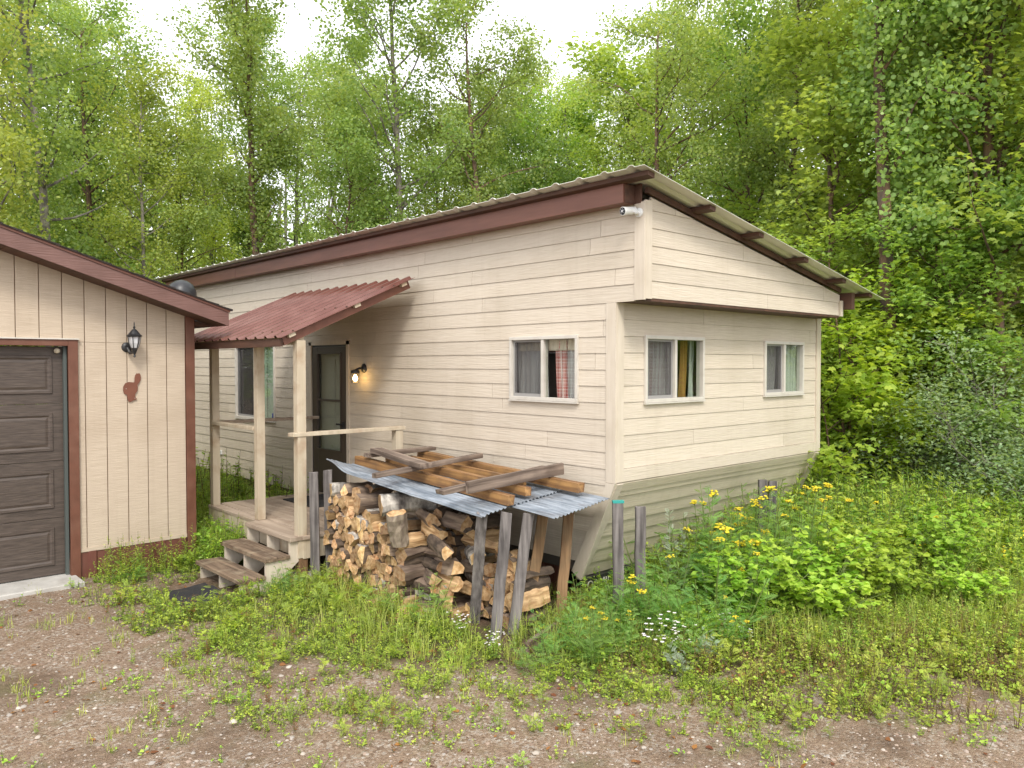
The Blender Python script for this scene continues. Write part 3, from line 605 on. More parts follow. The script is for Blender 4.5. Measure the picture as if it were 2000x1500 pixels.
dm = MB(); dm.box(XS - .005, XS + .035, 8.86, 8.882, .46, 2.452); dm.box(XS - .005, XS + .035, 9.748, 9.773, .46, 2.452); dm.box(XS - .005, XS + .035, 8.86, 9.773, 2.433, 2.453)
door_o = door.build('door', M['door_brown'], house, bevel=.003)
dm.build('jamb', M['black'], door_o)
mb = MB(); mb.box(XS + .002, XS + .006, y0 + .13, y1 - .13, 1.06, 1.705); mb.box(XS + .010, XS + .014, y0 + .13, y1 - .13, 1.735, 2.34); mb.build('pane', M['doorglass'], door_o)
mb = MB(); mb.box(XS + .075, XS + .11, 8.80, 9.84, .46, 2.5); mb.build('inner_door', M['door_inner'], door_o)
mb = MB()
for a, b, c, d in ((9.05, 9.09, 1.35, 2.28), (9.28, 9.32, 1.35, 2.28)): mb.box(XS + .06, XS + .074, a, b, c, d)
for z in (1.33, 1.66, 1.98, 2.27): mb.box(XS + .059, XS + .073, 9.05, 9.32, z, z + .03)
mb.build('reflected_frame', M['white_metal'], door_o)  # white bars modelled for a window frame reflected in the door glass
mb = MB(); mb.box(X0 - .018, X0 - .002, y0 + .03, y0 + .075, 1.30, 1.46); mb.bar((X0 - .045, y0 + .05, 1.42), (X0 - .045, y0 + .16, 1.42), .018, .022); mb.bar((X0 - .045, y0 + .05, 1.42), (X0, y0 + .05, 1.42), .018, .018)
mb.build('handle', M['black'], door_o, bevel=.003)
mb = MB(); mb.box(XS - .03, XS - .013, 12.83, 12.90, .70, .77); mb.box(XS - .034, XS - .030, 12.84, 12.87, .745, .765); mb.build('outlet_cover', M['white_plastic'], house, bevel=.003)

# porch lamp beside the door (lit)
lamp = empty('wall_lamp', (XS - .013, 8.44, 2.14), 0, 'small black wall lamp with a glowing clear jar shade beside the brown door', 'lamp')
mb = MB(); mb.lathe((XS - .013, 8.44, 2.15), [(.058, 0), (.056, .012), (.03, .03), (.02, .034)], 20, axis=(-1, 0, 0)); mb.build('backplate', M['black'], lamp, smooth=False)
mb = MB(); mb.tube([(XS - .03, 8.44, 2.15), (XS - .08, 8.44, 2.15), (XS - .13, 8.44, 2.13)], .014, 8); mb.lathe((XS - .14, 8.44, 2.09), [(.055, 0), (.055, .03), (.02, .045)], 18); mb.build('arm', M['black'], lamp)
mb = MB(); mb.lathe((XS - .14, 8.44, 1.965), [(.04, 0), (.052, .01), (.052, .125)], 20); mb.build('glass_shade', glassmat('clear_jar', (.95, .93, .88), .05), lamp, smooth=True)
mb = MB(); mb.lathe((XS - .14, 8.44, 1.99), [(.008, 0), (.028, .02), (.03, .04), (.012, .08)], 14); mb.build('bulb', mat('lit_bulb', (1, .8, .5), emit=((1, .66, .25), 22)), lamp, smooth=True)
ld = bpy.data.lights.new('bulb_light', 'POINT'); ld.energy = 5.5; ld.color = (1, .62, .22); ld.shadow_soft_size = .03
lo = bpy.data.objects.new('bulb_light', ld); col.objects.link(lo); lo.location = Vector((XS - .14, 8.44, 2.02)) - wloc(lamp); lo.parent = lamp

# security camera
cam_o = empty('security_camera', (XS - .02, 4.14, 3.46), 0, 'white bullet security camera with black face high on the overhang corner', 'camera')
mb = MB(); mb.lathe((XS - .018, 4.135, 3.47), [(.04, 0), (.04, .012), (.022, .02), (.018, .05)], 18, axis=(-1, 0, 0)); mb.tube([(XS - .06, 4.135, 3.47), (XS - .085, 4.16, 3.475), (XS - .11, 4.18, 3.48)], .014, 8); mb.build('mount', M['white_plastic'], cam_o, smooth=False)
ax = Vector((-.82, .12, -.12)).normalized(); c0 = Vector((XS - .04, 4.17, 3.49))
mb = MB(); mb.lathe(c0, [(.012, -.005), (.032, .0), (.034, .11), (.036, .115), (.036, .135)], 20, axis=ax); mb.build('body', M['white_plastic'], cam_o, smooth=False)
mb = MB(); mb.lathe(c0 + ax * .136, [(.031, 0), (.03, .004)], 20, axis=ax); fo = mb.build('lens_plate', M['lens'], cam_o)
mb = MB(); mb.lathe(c0 + ax * .141, [(.012, 0), (.010, .004)], 14, axis=ax)
for k in range(6):
    e1 = ax.orthogonal().normalized(); q = Matrix.Rotation(k * 1.047, 3, ax) @ e1 * .022; mb.lathe(c0 + ax * .141 + q, [(.003, 0), (.003, .002)], 6, axis=ax)
mb.build('lens', M['frosted'], cam_o)

# hitch frame under the front
hitch = empty('hitch_frame', (5.6, 4.7, 0), 0, 'rusty trailer hitch frame with orange painted leg under the slanted front', 'hitch')
mb = MB(); mb.box(5.33, 7.2, 4.80, 4.86, .10, .235); mb.build('nameplate_beam', M['black'], hitch)
mb = MB(); mb.bar((5.36, 4.7, .10), (6.4, 4.25, .06), .06, .10); mb.bar((8.6, 4.7, .10), (6.6, 4.25, .06), .06, .10); mb.box(5.42, 5.50, 4.83, 4.90, -.1, .1); mb.build('drawbar', M['rust'], hitch)
mb = MB(); mb.bar((5.30, 4.62, .13), (5.31, 4.64, -.05), .035, .035); mb.build('leg', M['orange'], hitch); mb = MB(); mb.bar((5.43, 4.52, .14), (5.53, 4.48, .11), .03, .03); mb.bar((5.53, 4.48, .11), (5.54, 4.48, .02), .02, .02); mb.build('bracket', M['orange'], hitch)
fc = bpy.data.curves.new('lettering', 'FONT'); fc.body = 'OAMILLAC'; fc.size = .105; fc.extrude = .002; fc.align_x = 'LEFT'; fc.space_character = 1.1
lt = bpy.data.objects.new('lettering', fc); col.objects.link(lt); lt.location = Vector((5.36, 4.797, .13)) - wloc(hitch); lt.rotation_euler = (R(90), 0, 0); fc.materials.append(M['letter'])
bpy.context.view_layer.update(); lme = bpy.data.meshes.new_from_object(lt.evaluated_get(bpy.context.evaluated_depsgraph_get())); lm_, lr_ = lt.location.copy(), lt.rotation_euler.copy(); bpy.data.objects.remove(lt)
lt = bpy.data.objects.new('lettering', lme); col.objects.link(lt); lt.location = lm_; lt.rotation_euler = lr_; lt.parent = hitch
if not lme.materials: lme.materials.append(M['letter'])

# ================================================================== PORCH
porch = empty('porch', (4.5, 8.4, 0), 0, 'small entry porch with painted posts, plank deck, rails and red brown metal awning', 'porch')
DZ = .46
mb = MB()
ny = int((9.68 - 7.22) / .14)
x = 3.79
while x < 5.24:
    mb.box(x, min(x + .130, 5.262), 7.22, 9.68, DZ - .036 + random.uniform(-.002, .002), DZ + random.uniform(-.002, .002)); x += .14
mb.build('deck', M['deck'], porch, bevel=.003)
mb = MB(); mb.box(3.795, 3.833, 7.24, 9.67, DZ - .235, DZ - .04); mb.box(3.834, 5.26, 7.24, 7.278, DZ - .235, DZ - .04); mb.box(3.834, 5.26, 9.63, 9.668, DZ - .235, DZ - .04); mb.build('rim_board', M['post'], porch, bevel=.003)
for (yy, z0, z1) in ((9.60, .30, 2.40), (8.345, .46, 2.40)):
    mb = MB(); mb.box(3.805, 3.895, yy - .045, yy + .045, z0 if yy > 9 else .462, z1); mb.build('post', M['post'], porch, bevel=.004)
mb = MB(); mb.box(3.745, 3.84, 7.245, 7.335, .235, 2.44); p3 = mb.build('post', M['post'], porch, bevel=.004)
mb = MB(); mb.box(3.757, 3.85, 7.252, 7.34, .06, .234); mb.build('post_foot', M['brown_wood'], p3)
mb = MB(); mb.box(4.93, 5.02, 7.245, 7.335, .462, 1.468); mb.build('post', M['post'], porch, bevel=.004); 
mb = MB(); mb.box(3.69, 5.05, 7.235, 7.345, 1.47, 1.508); mb.build('rail', M['post'], porch, bevel=.003)
mb = MB(); mb.box(3.79, 3.88, 8.39, 9.55, 1.46, 1.498); mb.build('rail', M['post'], porch, bevel=.003)
mb = MB(); mb.box(3.9, 5.26, 9.56, 9.65, 1.462, 1.50); mb.build('rail', M['deck'], porch, bevel=.003)
mb = MB(); mb.box(3.757, 3.85, 7.30, 10.0, 2.403, 2.50); mb.build('header', M['post'], porch)
asl = (3.16 - 2.455) / (5.16 - 3.555); al = Vector((1, 0, asl)).normalized(); an = Vector((-asl, 0, 1)).normalized()
mb = MB(); ribbed(mb, (3.55, 7.20, 2.462), UY, al, 2.82, 1.76, trap(.225, .03, .07, .024), up=an, thick=.003)
for l in (.18, .85, 1.5):
    for k in range(12): mb.lathe(Vector((3.55, 7.27 + k * .23, 2.462)) + al * l + an * .0, [(.012, 0), (.011, .006), (.005, .012)], 6, mi=1)
mb.build('awning_roof', [M['awning'], M['dark_wood']], porch)
mb = MB(); mb.box(3.565, 3.60, 7.262, 10.0, 2.375, 2.452); mb.build('awning_fascia', M['dark_wood'], porch)
mb = MB(); q0 = Vector((3.602, 7.28, 2.43)); mb.bar(q0, q0 + al * 1.66, .036, .092, up=an); mb.build('awning_rake', M['fascia'], porch)
mb = MB(); mb.bar((3.602, 9.96, 2.43), Vector((3.602, 9.96, 2.43)) + al * 1.66, .036, .092, up=an); mb.build('awning_rake', M['fascia'], porch)
for l in (.13, .95, 1.6):
    c = Vector((3.55, 7.215, 2.462)) + al * l - an * .022; mb = MB(); mb.bar(c, c + Vector((0, 2.78, 0)), .075, .036, up=an); mb.build('awning_purlin', M['post'], porch)
# concrete block under the post
mb = MB(); mb.box(3.62, 3.96, 7.16, 7.45, -.08, .058); blk = mb.build('concrete_block', M['concrete'], None, bevel=.008, origin=(3.8, 7.3, -.08)); tag(blk, 'rough grey concrete block under the front corner post of the porch', 'block')
mb = MB(); mb.tube([(4.05, 9.75, .05), (4.3, 9.35, .07), (4.5, 9.1, .05)], [.05, .055, .045], 8); lg = mb.build('fallen_log', M['bark'], None, origin=(4.3, 9.35, .05)); tag(lg, 'short dark log lying on the ground beneath the porch deck', 'log')
mb = MB(); mb.box(3.93, 4.12, 9.3, 9.5, -.06, .20); fb = mb.build('support_block', M['brown_wood'], None, bevel=.02, origin=(4.02, 9.4, -.06)); tag(fb, 'dark wooden block propping up the far left corner of the deck', 'block')

# steps
st = empty('porch_steps', (3.45, 7.78, 0), 0, 'three weathered wooden steps leading up to the porch deck', 'steps')
for (x0, x1, zt) in ((3.65, 3.795, .455), (3.385, 3.655, .29), (3.12, 3.395, .125)):
    mb = MB()
    if zt > .4:
        mb.box(x0, x1, 7.23, 8.30, zt - .036, zt + .008)
        mb.build('tread', M['deck'], st, bevel=.004)
    else:
        mb.box(x0, (x0 + x1) / 2 - .002, 7.24, 8.33, zt - .04, zt); mb.box((x0 + x1) / 2 + .002, x1, 7.243, 8.325, zt - .04, zt - .002)
        mb.build('tread', M['tread'], st, bevel=.005)
for yy in (7.285, 7.77, 8.26):
    mb = MB()
    mb.prism([(3.15, -.13), (3.34, -.13), (3.79, .235), (3.79, .416), (3.665, .416), (3.665, .248), (3.41, .248), (3.41, .083), (3.15, .083)], lambda x, z, yy=yy: (x, yy - .02, z), lambda x, z, yy=yy: (x, yy + .02, z)); mb.build('stringer', M['trim'], st)

# mats
mb = MB(); mb.box(4.62, 5.2, 8.55, 9.35, DZ + .003, DZ + .016); dmat = mb.build('doormat', M['black_rubber'], None, origin=(4.9, 8.95, DZ + .003)); tag(dmat, 'dark rubber doormat on the deck in front of the brown door', 'mat')
def matgrid():
    mb = MB(); c = [Vector((2.66, 7.98, 0)), Vector((3.10, 8.02, 0)), Vector((3.06, 7.28, 0)), Vector((2.58, 7.16, 0))]; n = 14
    P = {}
    for i in range(n + 1):
        for j in range(n + 1):
            s_, t = i / n, j / n; p = (c[0] * (1 - s_) + c[1] * s_) * (1 - t) + (c[3] * (1 - s_) + c[2] * s_) * t
            p.z = ground_z(p.x, p.y) + .014 + .012 * mnoise.noise(Vector((p.x * 4, p.y * 4, 0))) + (.02 if i == n and 3 < j < 11 else 0); P[i, j] = p
    for i in range(n):
        for j in range(n):
            a, b, d, e_ = P[i, j], P[i + 1, j], P[i + 1, j + 1], P[i, j + 1]
            mb.poly([a, b, d, e_], a=.5); dz = Vector((0, 0, .01)); 
    for k in range(n):
        for (a, b) in ((P[k, 0], P[k + 1, 0]), (P[k, n], P[k + 1, n]), (P[0, k], P[0, k + 1]), (P[n, k], P[n, k + 1])): mb.poly([a, b, b - Vector((0, 0, .03)), a - Vector((0, 0, .03))], a=.5)
    o = mb.build('ground_mat', M['black_rubber'], None, smooth=False, origin=(2.85, 7.6, 0)); tag(o, 'worn black mat lying on the gravel at the foot of the steps', 'mat')

# ================================================================== GARAGE
YG = 8.915
gar = empty('garage', (1.6, YG, 0), 0, 'tan plywood sided garage with brown trim and dark panelled overhead door', 'garage')
gsl = .322
zr = lambda x: 2.80 + gsl * (3.6 - x)   # top of rake
mb = MB()
GH = (-.70, 2.075, -.1, 2.40)
px = -.35; k = 0; xg = [3.248]
xx = 3.0455
while xx > -4: xg.append(xx); xx -= .2032
xg = sorted(xg)
for a, b in zip(xg[:-1], xg[1:]):
    for (z0, z1, off) in ((.285, 2.425, .0), (2.428, 4.4, .0015)):
        P = clip([(a + .0045, z0), (b - .0045, z0), (b - .0045, z1), (a + .0045, z1)], .322, 1, zr(0) - .16)
        if len(P) < 3: continue
        if z0 < 1: P2 = sub_rect([P], GH)
        else: P2 = [P]
        for Q in P2:
            if len(Q) > 2: mb.prism(Q, lambda x, z: (x, YG + .012, z), lambda x, z, off=off: (x, YG - .004 - off, z), 0, .5)
mb.box(2.16, 3.247, YG - .012, YG + .01, .262, .30)
mb.build('front_wall', M['tan'], gar)
mb = MB(); sheet(mb, (0, YG, 0), UX, UZ, (0, -1, 0), [(-4, .2), (3.3, .2), (3.3, 2.72), (-.3, 3.88), (-4, 2.7)], [GH], -.03, -.0125); mb.build('wall_backing', M['groove'], gar)
mb = MB(); sheet(mb, (3.32, 0, 0), UY, UZ, (1, 0, 0), [(YG + .02, .0), (14.6, 0), (14.6, 2.74), (YG + .02, 2.74)], (), -.05, .0); mb.build('right_wall', M['tan'], gar)
mb = MB(); mb.box(3.25, 3.345, YG - .03, YG + .012, -.08, 2.74); mb.box(3.325, 3.35, YG + .013, YG + .10, -.08, 2.74); mb.build('corner_board', M['brown'], gar, bevel=.003)
mb = MB(); ribbed(mb, (2.17, YG - .002, -.08), UX, UZ, 1.075, .345, trap(.23, .06, .09, .016), up=(0, -1, 0)); mb.build('skirting', M['rib_brown'], gar); mb = MB(); ribbed(mb, (-4, YG - .002, -.08), UX, UZ, 3.2, .345, trap(.23, .06, .09, .016), up=(0, -1, 0)); mb.build('skirting', M['rib_brown'], gar)
mb = MB(); mb.box(2.075, 2.165, YG - .035, YG + .10, -.06, 2.447); mb.box(-.79, -.70, YG - .035, YG + .10, -.06, 2.447); mb.box(-.70, 2.0745, YG - .035, YG + .10, 2.385, 2.447); mb.build('door_trim', M['brown'], gar, bevel=.003)
mb = MB(); mb.box(-.80, 2.175, YG - .05, YG - .005, 2.449, 2.462); mb.build('drip_flashing', M['white_metal'], gar)
gd = MB(); y0 = YG + .085
for i in range(4):
    z0 = .055 + i * .582; z1 = z0 + .578
    gd.box(-.72, 2.08, y0, y0 + .04, z0, z1)
gdo = gd.build('overhead_door', M['garage_door'], gar, bevel=.003)
for i in range(4):
    z0 = .055 + i * .582
    for k in range(4):
        xr = 1.955 - k * .67; xl = xr - .58; zb = z0 + .10; zt = z0 + .49; y = y0 - .001
        f = MB()
        def ring(a, b, ya, yb):
            A = [(xl + a, ya, zb + a), (xr - a, ya, zb + a), (xr - a, ya, zt - a), (xl + a, ya, zt - a)]; B = [(xl + b, yb, zb + b), (xr - b, yb, zb + b), (xr - b, yb, zt - b), (xl + b, yb, zt - b)]
            for q in range(4): f.poly([A[q], A[(q + 1) % 4], B[(q + 1) % 4], B[q]], a=.5)
            return B
        ring(0, .006, y, y - .012); ring(.006, .028, y - .012, y - .012); ring(.028, .045, y - .012, y - .002); B = ring(.045, .07, y - .002, y - .009); f.poly(B, a=.5)
        f.build('panel', M['garage_door'], gdo)
mb = MB(); mb.box(2.045, 2.0745, YG + .03, YG + .08, -.02, 2.384); mb.build('weather_strip', mat('grey_green_seal', (.085, .10, .093), rough=.6), gar)
mb = MB(); mb.lathe((1.99, y0 - .02, 2.34), [(.01, 0), (.03, .012), (.022, .04), (.004, .05)], 9, axis=(.2, -1, -.2)); nst = mb.build('wasp_nest', mat('papery_tan', (.5, .42, .3), (.65, .58, .46), nscale=40, rough=.9, bump=.8, bnoise=90), None, origin=(1.99, y0 - .02, 2.34)); tag(nst, 'small pale wasp nest stuck in the top corner of the garage door opening', 'nest')
# roof of the garage
YF = 8.555
pk = (-.3, zr(-.3))
def rk(mb, x0, x1, top, bot, y0_, y1_, mi=0):
    mb.prism([(x0, zr(x0) + bot), (x1, zr(x1) + bot), (x1, zr(x1) + top), (x0, zr(x0) + top)], lambda x, z: (x, y0_, z), lambda x, z: (x, y1_, z), mi)
mb = MB(); rk(mb, -.3, 3.60, -.025, -.175, YF, YF + .02)
mb.prism([(-4.2, zr(3.6) - .175), (-.3, zr(-.3) - .175), (-.3, zr(-.3) - .025), (-4.2, zr(3.6) - .025)], lambda x, z: (x, YF, z), lambda x, z: (x, YF + .02, z))
mb.box(3.58, 3.60, YF + .021, 14.9, zr(3.6) - .17, zr(3.6) - .03)
mb.build('rake_board', M['gfascia'], gar)
mb = MB(); rk(mb, -.3, 3.612, -.001, -.023, YF - .012, YF + .03); mb.build('drip_edge', M['fascia'], gar)
mb = MB()
xx = -.3
while xx < 3.58:
    rk(mb, xx, min(xx + .295, 3.58), -.165, -.178, YF + .022, YG - .006); xx += .30
mb.prism([(3.36, zr(3.6) - .172), (3.578, zr(3.6) - .172), (3.578, zr(3.6) - .16), (3.36, zr(3.36) - .19)], lambda x, z: (x, YG, z), lambda x, z: (x, 14.9, z))
mb.build('soffit', M['dark_wood'], gar)
mb = MB()
nrow = 26
for i in range(nrow):
    x1 = 3.635 - i * .1545; x0 = x1 - .157
    rk(mb, x0, x1, .014 - .0 + .0, .001, YF - .03, 15.0)
    mb.prism([(x0, zr(x0) + .008), (x1, zr(x1) + .014), (x1, zr(x1) + .021), (x0, zr(x0) + .010)], lambda x, z: (x, YF - .034, z), lambda x, z: (x, 15.0, z))
mb.prism([(-4.25, zr(3.65)), (-.3, zr(-.3)), (-.3, zr(-.3) + .02), (-4.25, zr(3.65) + .02)], lambda x, z: (x, YF - .03, z), lambda x, z: (x, 15.0, z))
mb.build('shingle_roof', M['shingle'], gar)
mb = MB(); mb.lathe((3.52, 9.75, 2.80), [(.17, 0), (.175, .22), (.165, .30), (.13, .37), (.07, .41), (.01, .425)], 24); mb.build('roof_vent', M['black'], gar, smooth=True)
# apron
mb = MB(); mb.box(-1.0, 2.12, 8.55, YG + .2, -.1, .045); ap = mb.build('concrete_apron', M['concrete'], None, bevel=.01); ap['kind'] = 'structure'
# lantern
lx, lz = 2.675, 2.28
lan = empty('wall_lantern', (lx, YG, lz), 0, 'black carriage lantern with frosted glass on the tan garage wall', 'lantern')
ly = YG - .14
mb = MB(); mb.lathe((lx - .035, YG - .004, lz + .10), [(.055, 0), (.05, .012), (.03, .022)], 18, axis=(0, -1, 0)); mb.build('backplate', M['black'], lan)
mb = MB(); mb.tube([(lx - .035, YG - .02, lz + .09), (lx - .02, YG - .06, lz + .04), (lx, ly, lz + .05), (lx, ly, lz + .09)], [.016, .018, .016, .014], 8); mb.lathe((lx, ly, lz + .0), [(.004, -.01), (.014, .0), (.008, .02), (.016, .04), (.03, .075), (.034, .09)], 14); mb.build('arm', M['black'], lan)
mb = MB(); mb.lathe((lx, ly, lz + .092), [(.034, 0), (.052, .05), (.060, .115), (.058, .12)], 6); mb.build('lamp_glass', M['frosted'], lan)
mb = MB()
for k in range(6):
    t = k * math.pi / 3 + .0
    e = lambda r, h: (lx + r * math.cos(t), ly + r * math.sin(t), lz + .092 + h)
    mb.tube([e(.036, 0), e(.055, .05), e(.065, .12)], .0045, 5)
mb.lathe((lx, ly, lz + .207), [(.062, 0), (.076, .006), (.078, .014), (.058, .03), (.04, .055), (.022, .078), (.010, .084), (.008, .095), (.015, .103), (.006, .115), (.006, .14), (.002, .16)], 12)
mb.build('lantern_frame', M['black'], lan)
# rabbit silhouette
pts = [(1330, 885), (1340, 892), (1352, 883), (1364, 900), (1367, 925), (1364, 950), (1350, 980), (1333, 1000), (1337, 1030), (1330, 1062), (1312, 1085), (1308, 1100), (1315, 1125), (1326, 1135), (1318, 1145), (1290, 1150), (1265, 1165), (1245, 1162), (1236, 1130), (1230, 1095), (1205, 1085), (1195, 1055), (1197, 1015), (1215, 982), (1250, 969), (1290, 974), (1305, 972), (1308, 930), (1316, 900)]
rp = [(2.683 + (u - 1280) / 5 * .00512, 1.945 - (v - 1030) / 5 * .00544) for u, v in pts][::-1]
mb = MB(); mb.prism(rp, lambda x, z: (x, YG - .008, z), lambda x, z: (x, YG - .02, z)); rb = mb.build('rabbit_cutout', M['rust_cutout'], None, origin=(2.68, YG - .008, 1.945)); tag(rb, 'rusty brown rabbit shaped cutout hung on the tan garage wall below the lantern', 'wall decoration')
for u, v in ((1222, 1035), (1307, 1130)):
    mb = MB(); mb.lathe((2.683 + (u - 1280) / 5 * .00512, YG - .0195, 1.945 - (v - 1030) / 5 * .00544), [(.004, 0), (.003, .003)], 8, axis=(0, -1, 0)); mb.build('screw', M['white_metal'], rb)
matgrid()
# ================================================================== WOODPILE
rl_ = random.Random(21)
def log_mesh(kind, seed, L=.40, r=.075, barkm=None):
    rr = random.Random(seed); n = 6
    if kind == 'round': pts = [(r * math.cos(t) * rr.uniform(.93, 1.05), r * math.sin(t) * rr.uniform(.93, 1.05)) for t in [2 * math.pi * k / 12 for k in range(12)]]; nb = 12
    elif kind == 'half': pts = [(r * math.cos(t) * rr.uniform(.92, 1.05), r * math.sin(t) * rr.uniform(.92, 1.05) - r * .35) for t in [math.pi * k / 6 for k in range(7)]]; nb = 6
    elif kind == 'wedge':
        a = rr.uniform(1.2, 1.8); pts = [(1.15 * r * math.cos(t + .5) * rr.uniform(.9, 1.05), 1.15 * r * math.sin(t + .5) * rr.uniform(.9, 1.05) - r * .4) for t in [a * k / 4 for k in range(5)]] + [(-.25 * r, -.75 * r)]; nb = 4
    else:
        w = r * rr.uniform(.8, 1.2); h = r * rr.uniform(.45, .7); pts = [(w, -h), (w * .9, h * .5), (w * .2, h), (-w * .7, h * .8), (-w, -h * .3), (-w * .4, -h)]; nb = 0
    mb = MB(); rings = []; tw = rr.uniform(-.15, .15); bx = rr.uniform(-.012, .012)
    for i in range(n + 1):
        x = -L / 2 + L * i / n; s = 1 + rr.uniform(-.09, .09); st = len(mb.v)
        for k, (y, z) in enumerate(pts):
            c, s_ = math.cos(tw * i / n), math.sin(tw * i / n); q = rr.uniform(-.007, .007)
            mb.v.append((x + (rr.uniform(-.008, .008) if i in (0, n) else 0), (y * c - z * s_) * s + q + bx * math.sin(math.pi * i / n), (y * s_ + z * c) * s + q))
        rings.append(st)
    m = len(pts)
    for i in range(n):
        for k in range(m):
            k2 = (k + 1) % m; mb.f.append((rings[i] + k, rings[i] + k2, rings[i + 1] + k2, rings[i + 1] + k)); mb.m.append(2 if k < nb else 1); mb.a.append(.5 + .1 * (k % 3))
    mb.f.append(tuple(rings[0] + k for k in reversed(range(m)))); mb.m.append(0); mb.a.append(rr.random()); mb.f.append(tuple(rings[-1] + k for k in range(m))); mb.m.append(0); mb.a.append(rr.random())
    return mb
LV = []
for i, (kd, r, sp, bk) in enumerate([('wedge', .075, 'log_split', 'bark'), ('half', .07, 'log_split', 'bark'), ('wedge', .085, 'log_grey', 'bark'), ('slab', .07, 'log_split', 'bark'), ('wedge', .062, 'log_split', 'birch_bark'),
                                     ('half', .08, 'log_grey', 'birch_bark'), ('round', .055, 'log_split', 'bark'), ('slab', .085, 'log_grey', 'bark'), ('wedge', .08, 'log_split', 'birch_bark'), ('round', .06, 'log_split', 'birch_bark')]):
    LV.append((kd, r, bk, log_mesh(kd, 50 + i, .40, r).build('split_log' if kd != 'round' else 'round_log', [M['log_end'], M[sp], M[bk]], None)))
used = set(); woodlogs = []
def put_log(i, loc, rx=0.0, rz=0.0, ry=0.0, sc=1.0):
    kd, r, bk, o = LV[i]
    if i in used: o = o.copy(); col.objects.link(o)
    used.add(i); o.location = loc; o.rotation_euler = (rx, ry, rz); o.scale = (1, sc, sc); woodlogs.append((o, kd, bk)); return o
def top_h(y):
    pts = [(4.62, .42), (5.0, .44), (5.35, .42), (5.7, .52), (5.9, .64), (6.2, .74), (6.4, .86), (7.15, .86)]
    for (a, b), (c, d) in zip(pts[:-1], pts[1:]):
        if y <= c: return b + (d - b) * (y - a) / (c - a)
    return .8
row = 0; z = .055
while z < .9:
    y = 7.08 - (row % 2) * .05; k = 0
    while y > 4.70:
        if z < top_h(y):
            i = rl_.choice([0, 1, 2, 3, 4, 5, 6, 7, 8, 9, 0, 2, 3, 4, 7])
            if 5.12 < y < 5.78 and z > .12:
                put_log(i, (4.16 + rl_.uniform(-.05, .05) + .12 * z + .34 * sstep(0, .4, 5.50 - y), y - .08, ground_z(4.1, y) + z + rl_.uniform(-.015, .015)), rx=rl_.uniform(0, 6.28), rz=1.25 + rl_.uniform(-.35, .35), ry=rl_.uniform(-.1, .1), sc=rl_.uniform(.85, 1.2)); y -= .22; continue
            put_log(i, (4.19 + rl_.uniform(-.045, .045) + .38 * sstep(0, .45, 5.45 - y), y, ground_z(4.1, y) + z + rl_.uniform(-.012, .012)), rx=rl_.uniform(0, 6.28), rz=rl_.uniform(-.09, .09), ry=rl_.uniform(-.05, .05), sc=rl_.uniform(.75, 1.22))
        y -= rl_.uniform(.09, .12); k += 1
    z += .088; row += 1
# second rank behind and the jumbled logs lying across the top
z = .06
while z < .78:
    y = 6.0
    while y > 5.35:
        if z > top_h(y) - .16: put_log(rl_.randrange(10), (4.66 + rl_.uniform(-.05, .05), y, z + rl_.uniform(-.02, .02)), rx=rl_.uniform(0, 6.28), rz=rl_.uniform(-.2, .2))
        y -= .135
    z += .108
jumble = [(0, (4.22, 5.62, .70), 1.35), (2, (4.12, 5.40, .62), 1.2), (7, (4.36, 5.50, .78), 1.5), (5, (4.10, 5.22, .55), 1.0), (3, (4.30, 5.26, .60), 1.75), (6, (4.50, 5.72, .86), .25), (1, (4.40, 5.42, .72), 1.3), (3, (4.25, 5.0, .50), .9),
          (2, (4.62, 5.62, .88), 1.2), (7, (4.26, 5.78, .80), 1.2), (0, (4.15, 4.95, .52), 1.25), (4, (4.33, 6.62, .965), .3), (2, (4.2, 6.85, .94), .25), (7, (4.22, 6.62, .945), .1), (5, (4.18, 6.98, .93), -.2), (1, (4.55, 6.3, .93), 1.0), (0, (3.88, 5.60, .05), .9), (4, (3.95, 6.0, .04), .3)]
for i, l, rz in jumble: put_log(i, (l[0] + .36 * sstep(0, .35, 5.45 - l[1]), l[1], l[2]), rx=rl_.uniform(0, 6.28), rz=rz, ry=rl_.uniform(-.12, .12))
desc = {'wedge': 'wedge', 'half': 'half-round', 'slab': 'slab', 'round': 'round'}
# label every log by its place in the stack, read from the cut ends facing the yard
rows = {}
for o, kd, bk in woodlogs: rows.setdefault((o.location.x > 4.45, int(o.location.z / .09)), []).append((o, kd, bk))
ORD = ['first', 'second', 'third', 'fourth', 'fifth', 'sixth', 'seventh', 'eighth', 'ninth', 'tenth', 'eleventh', 'twelfth', 'thirteenth', 'fourteenth', 'fifteenth', 'sixteenth', 'seventeenth', 'eighteenth', 'nineteenth', 'twentieth', 'twenty-first', 'twenty-second', 'twenty-third', 'twenty-fourth', 'twenty-fifth']
for (bk_, rw), lst in rows.items():
    lst.sort(key=lambda t: -t[0].location.y)
    for i, (o, kd, bk) in enumerate(lst):
        tag(o, f"{desc[kd]} {'birch' if 'birch' in bk else 'brown'} log, {ORD[i]} from left in {'back' if bk_ else 'front'} stack's {ORD[rw]} layer", 'firewood', 'split firewood logs in the woodpile')
big = log_mesh('round', 91, .52, .10).build('round_log', [M['log_end'], M['log_split'], M['birch_bark']], None); big.location = (4.23, 6.03, .905); big.rotation_euler = (.4, -.05, -.4)
tag(big, 'thick round birch log with white bark lying on top of the woodpile under the tin', 'firewood', 'split firewood logs in the woodpile')
stn = log_mesh('round', 92, .30, .088).build('round_log', [M['log_end'], M['log_split'], mat('grey_brown_bark', (.16, .12, .09), (.32, .26, .19), scale=(.3, 1, 1), nscale=24, rough=.95, bump=1, bnoise=40, bdist=.012)], None); stn.location = (3.99, 5.84, .725); stn.rotation_euler = (0, R(80), .2)
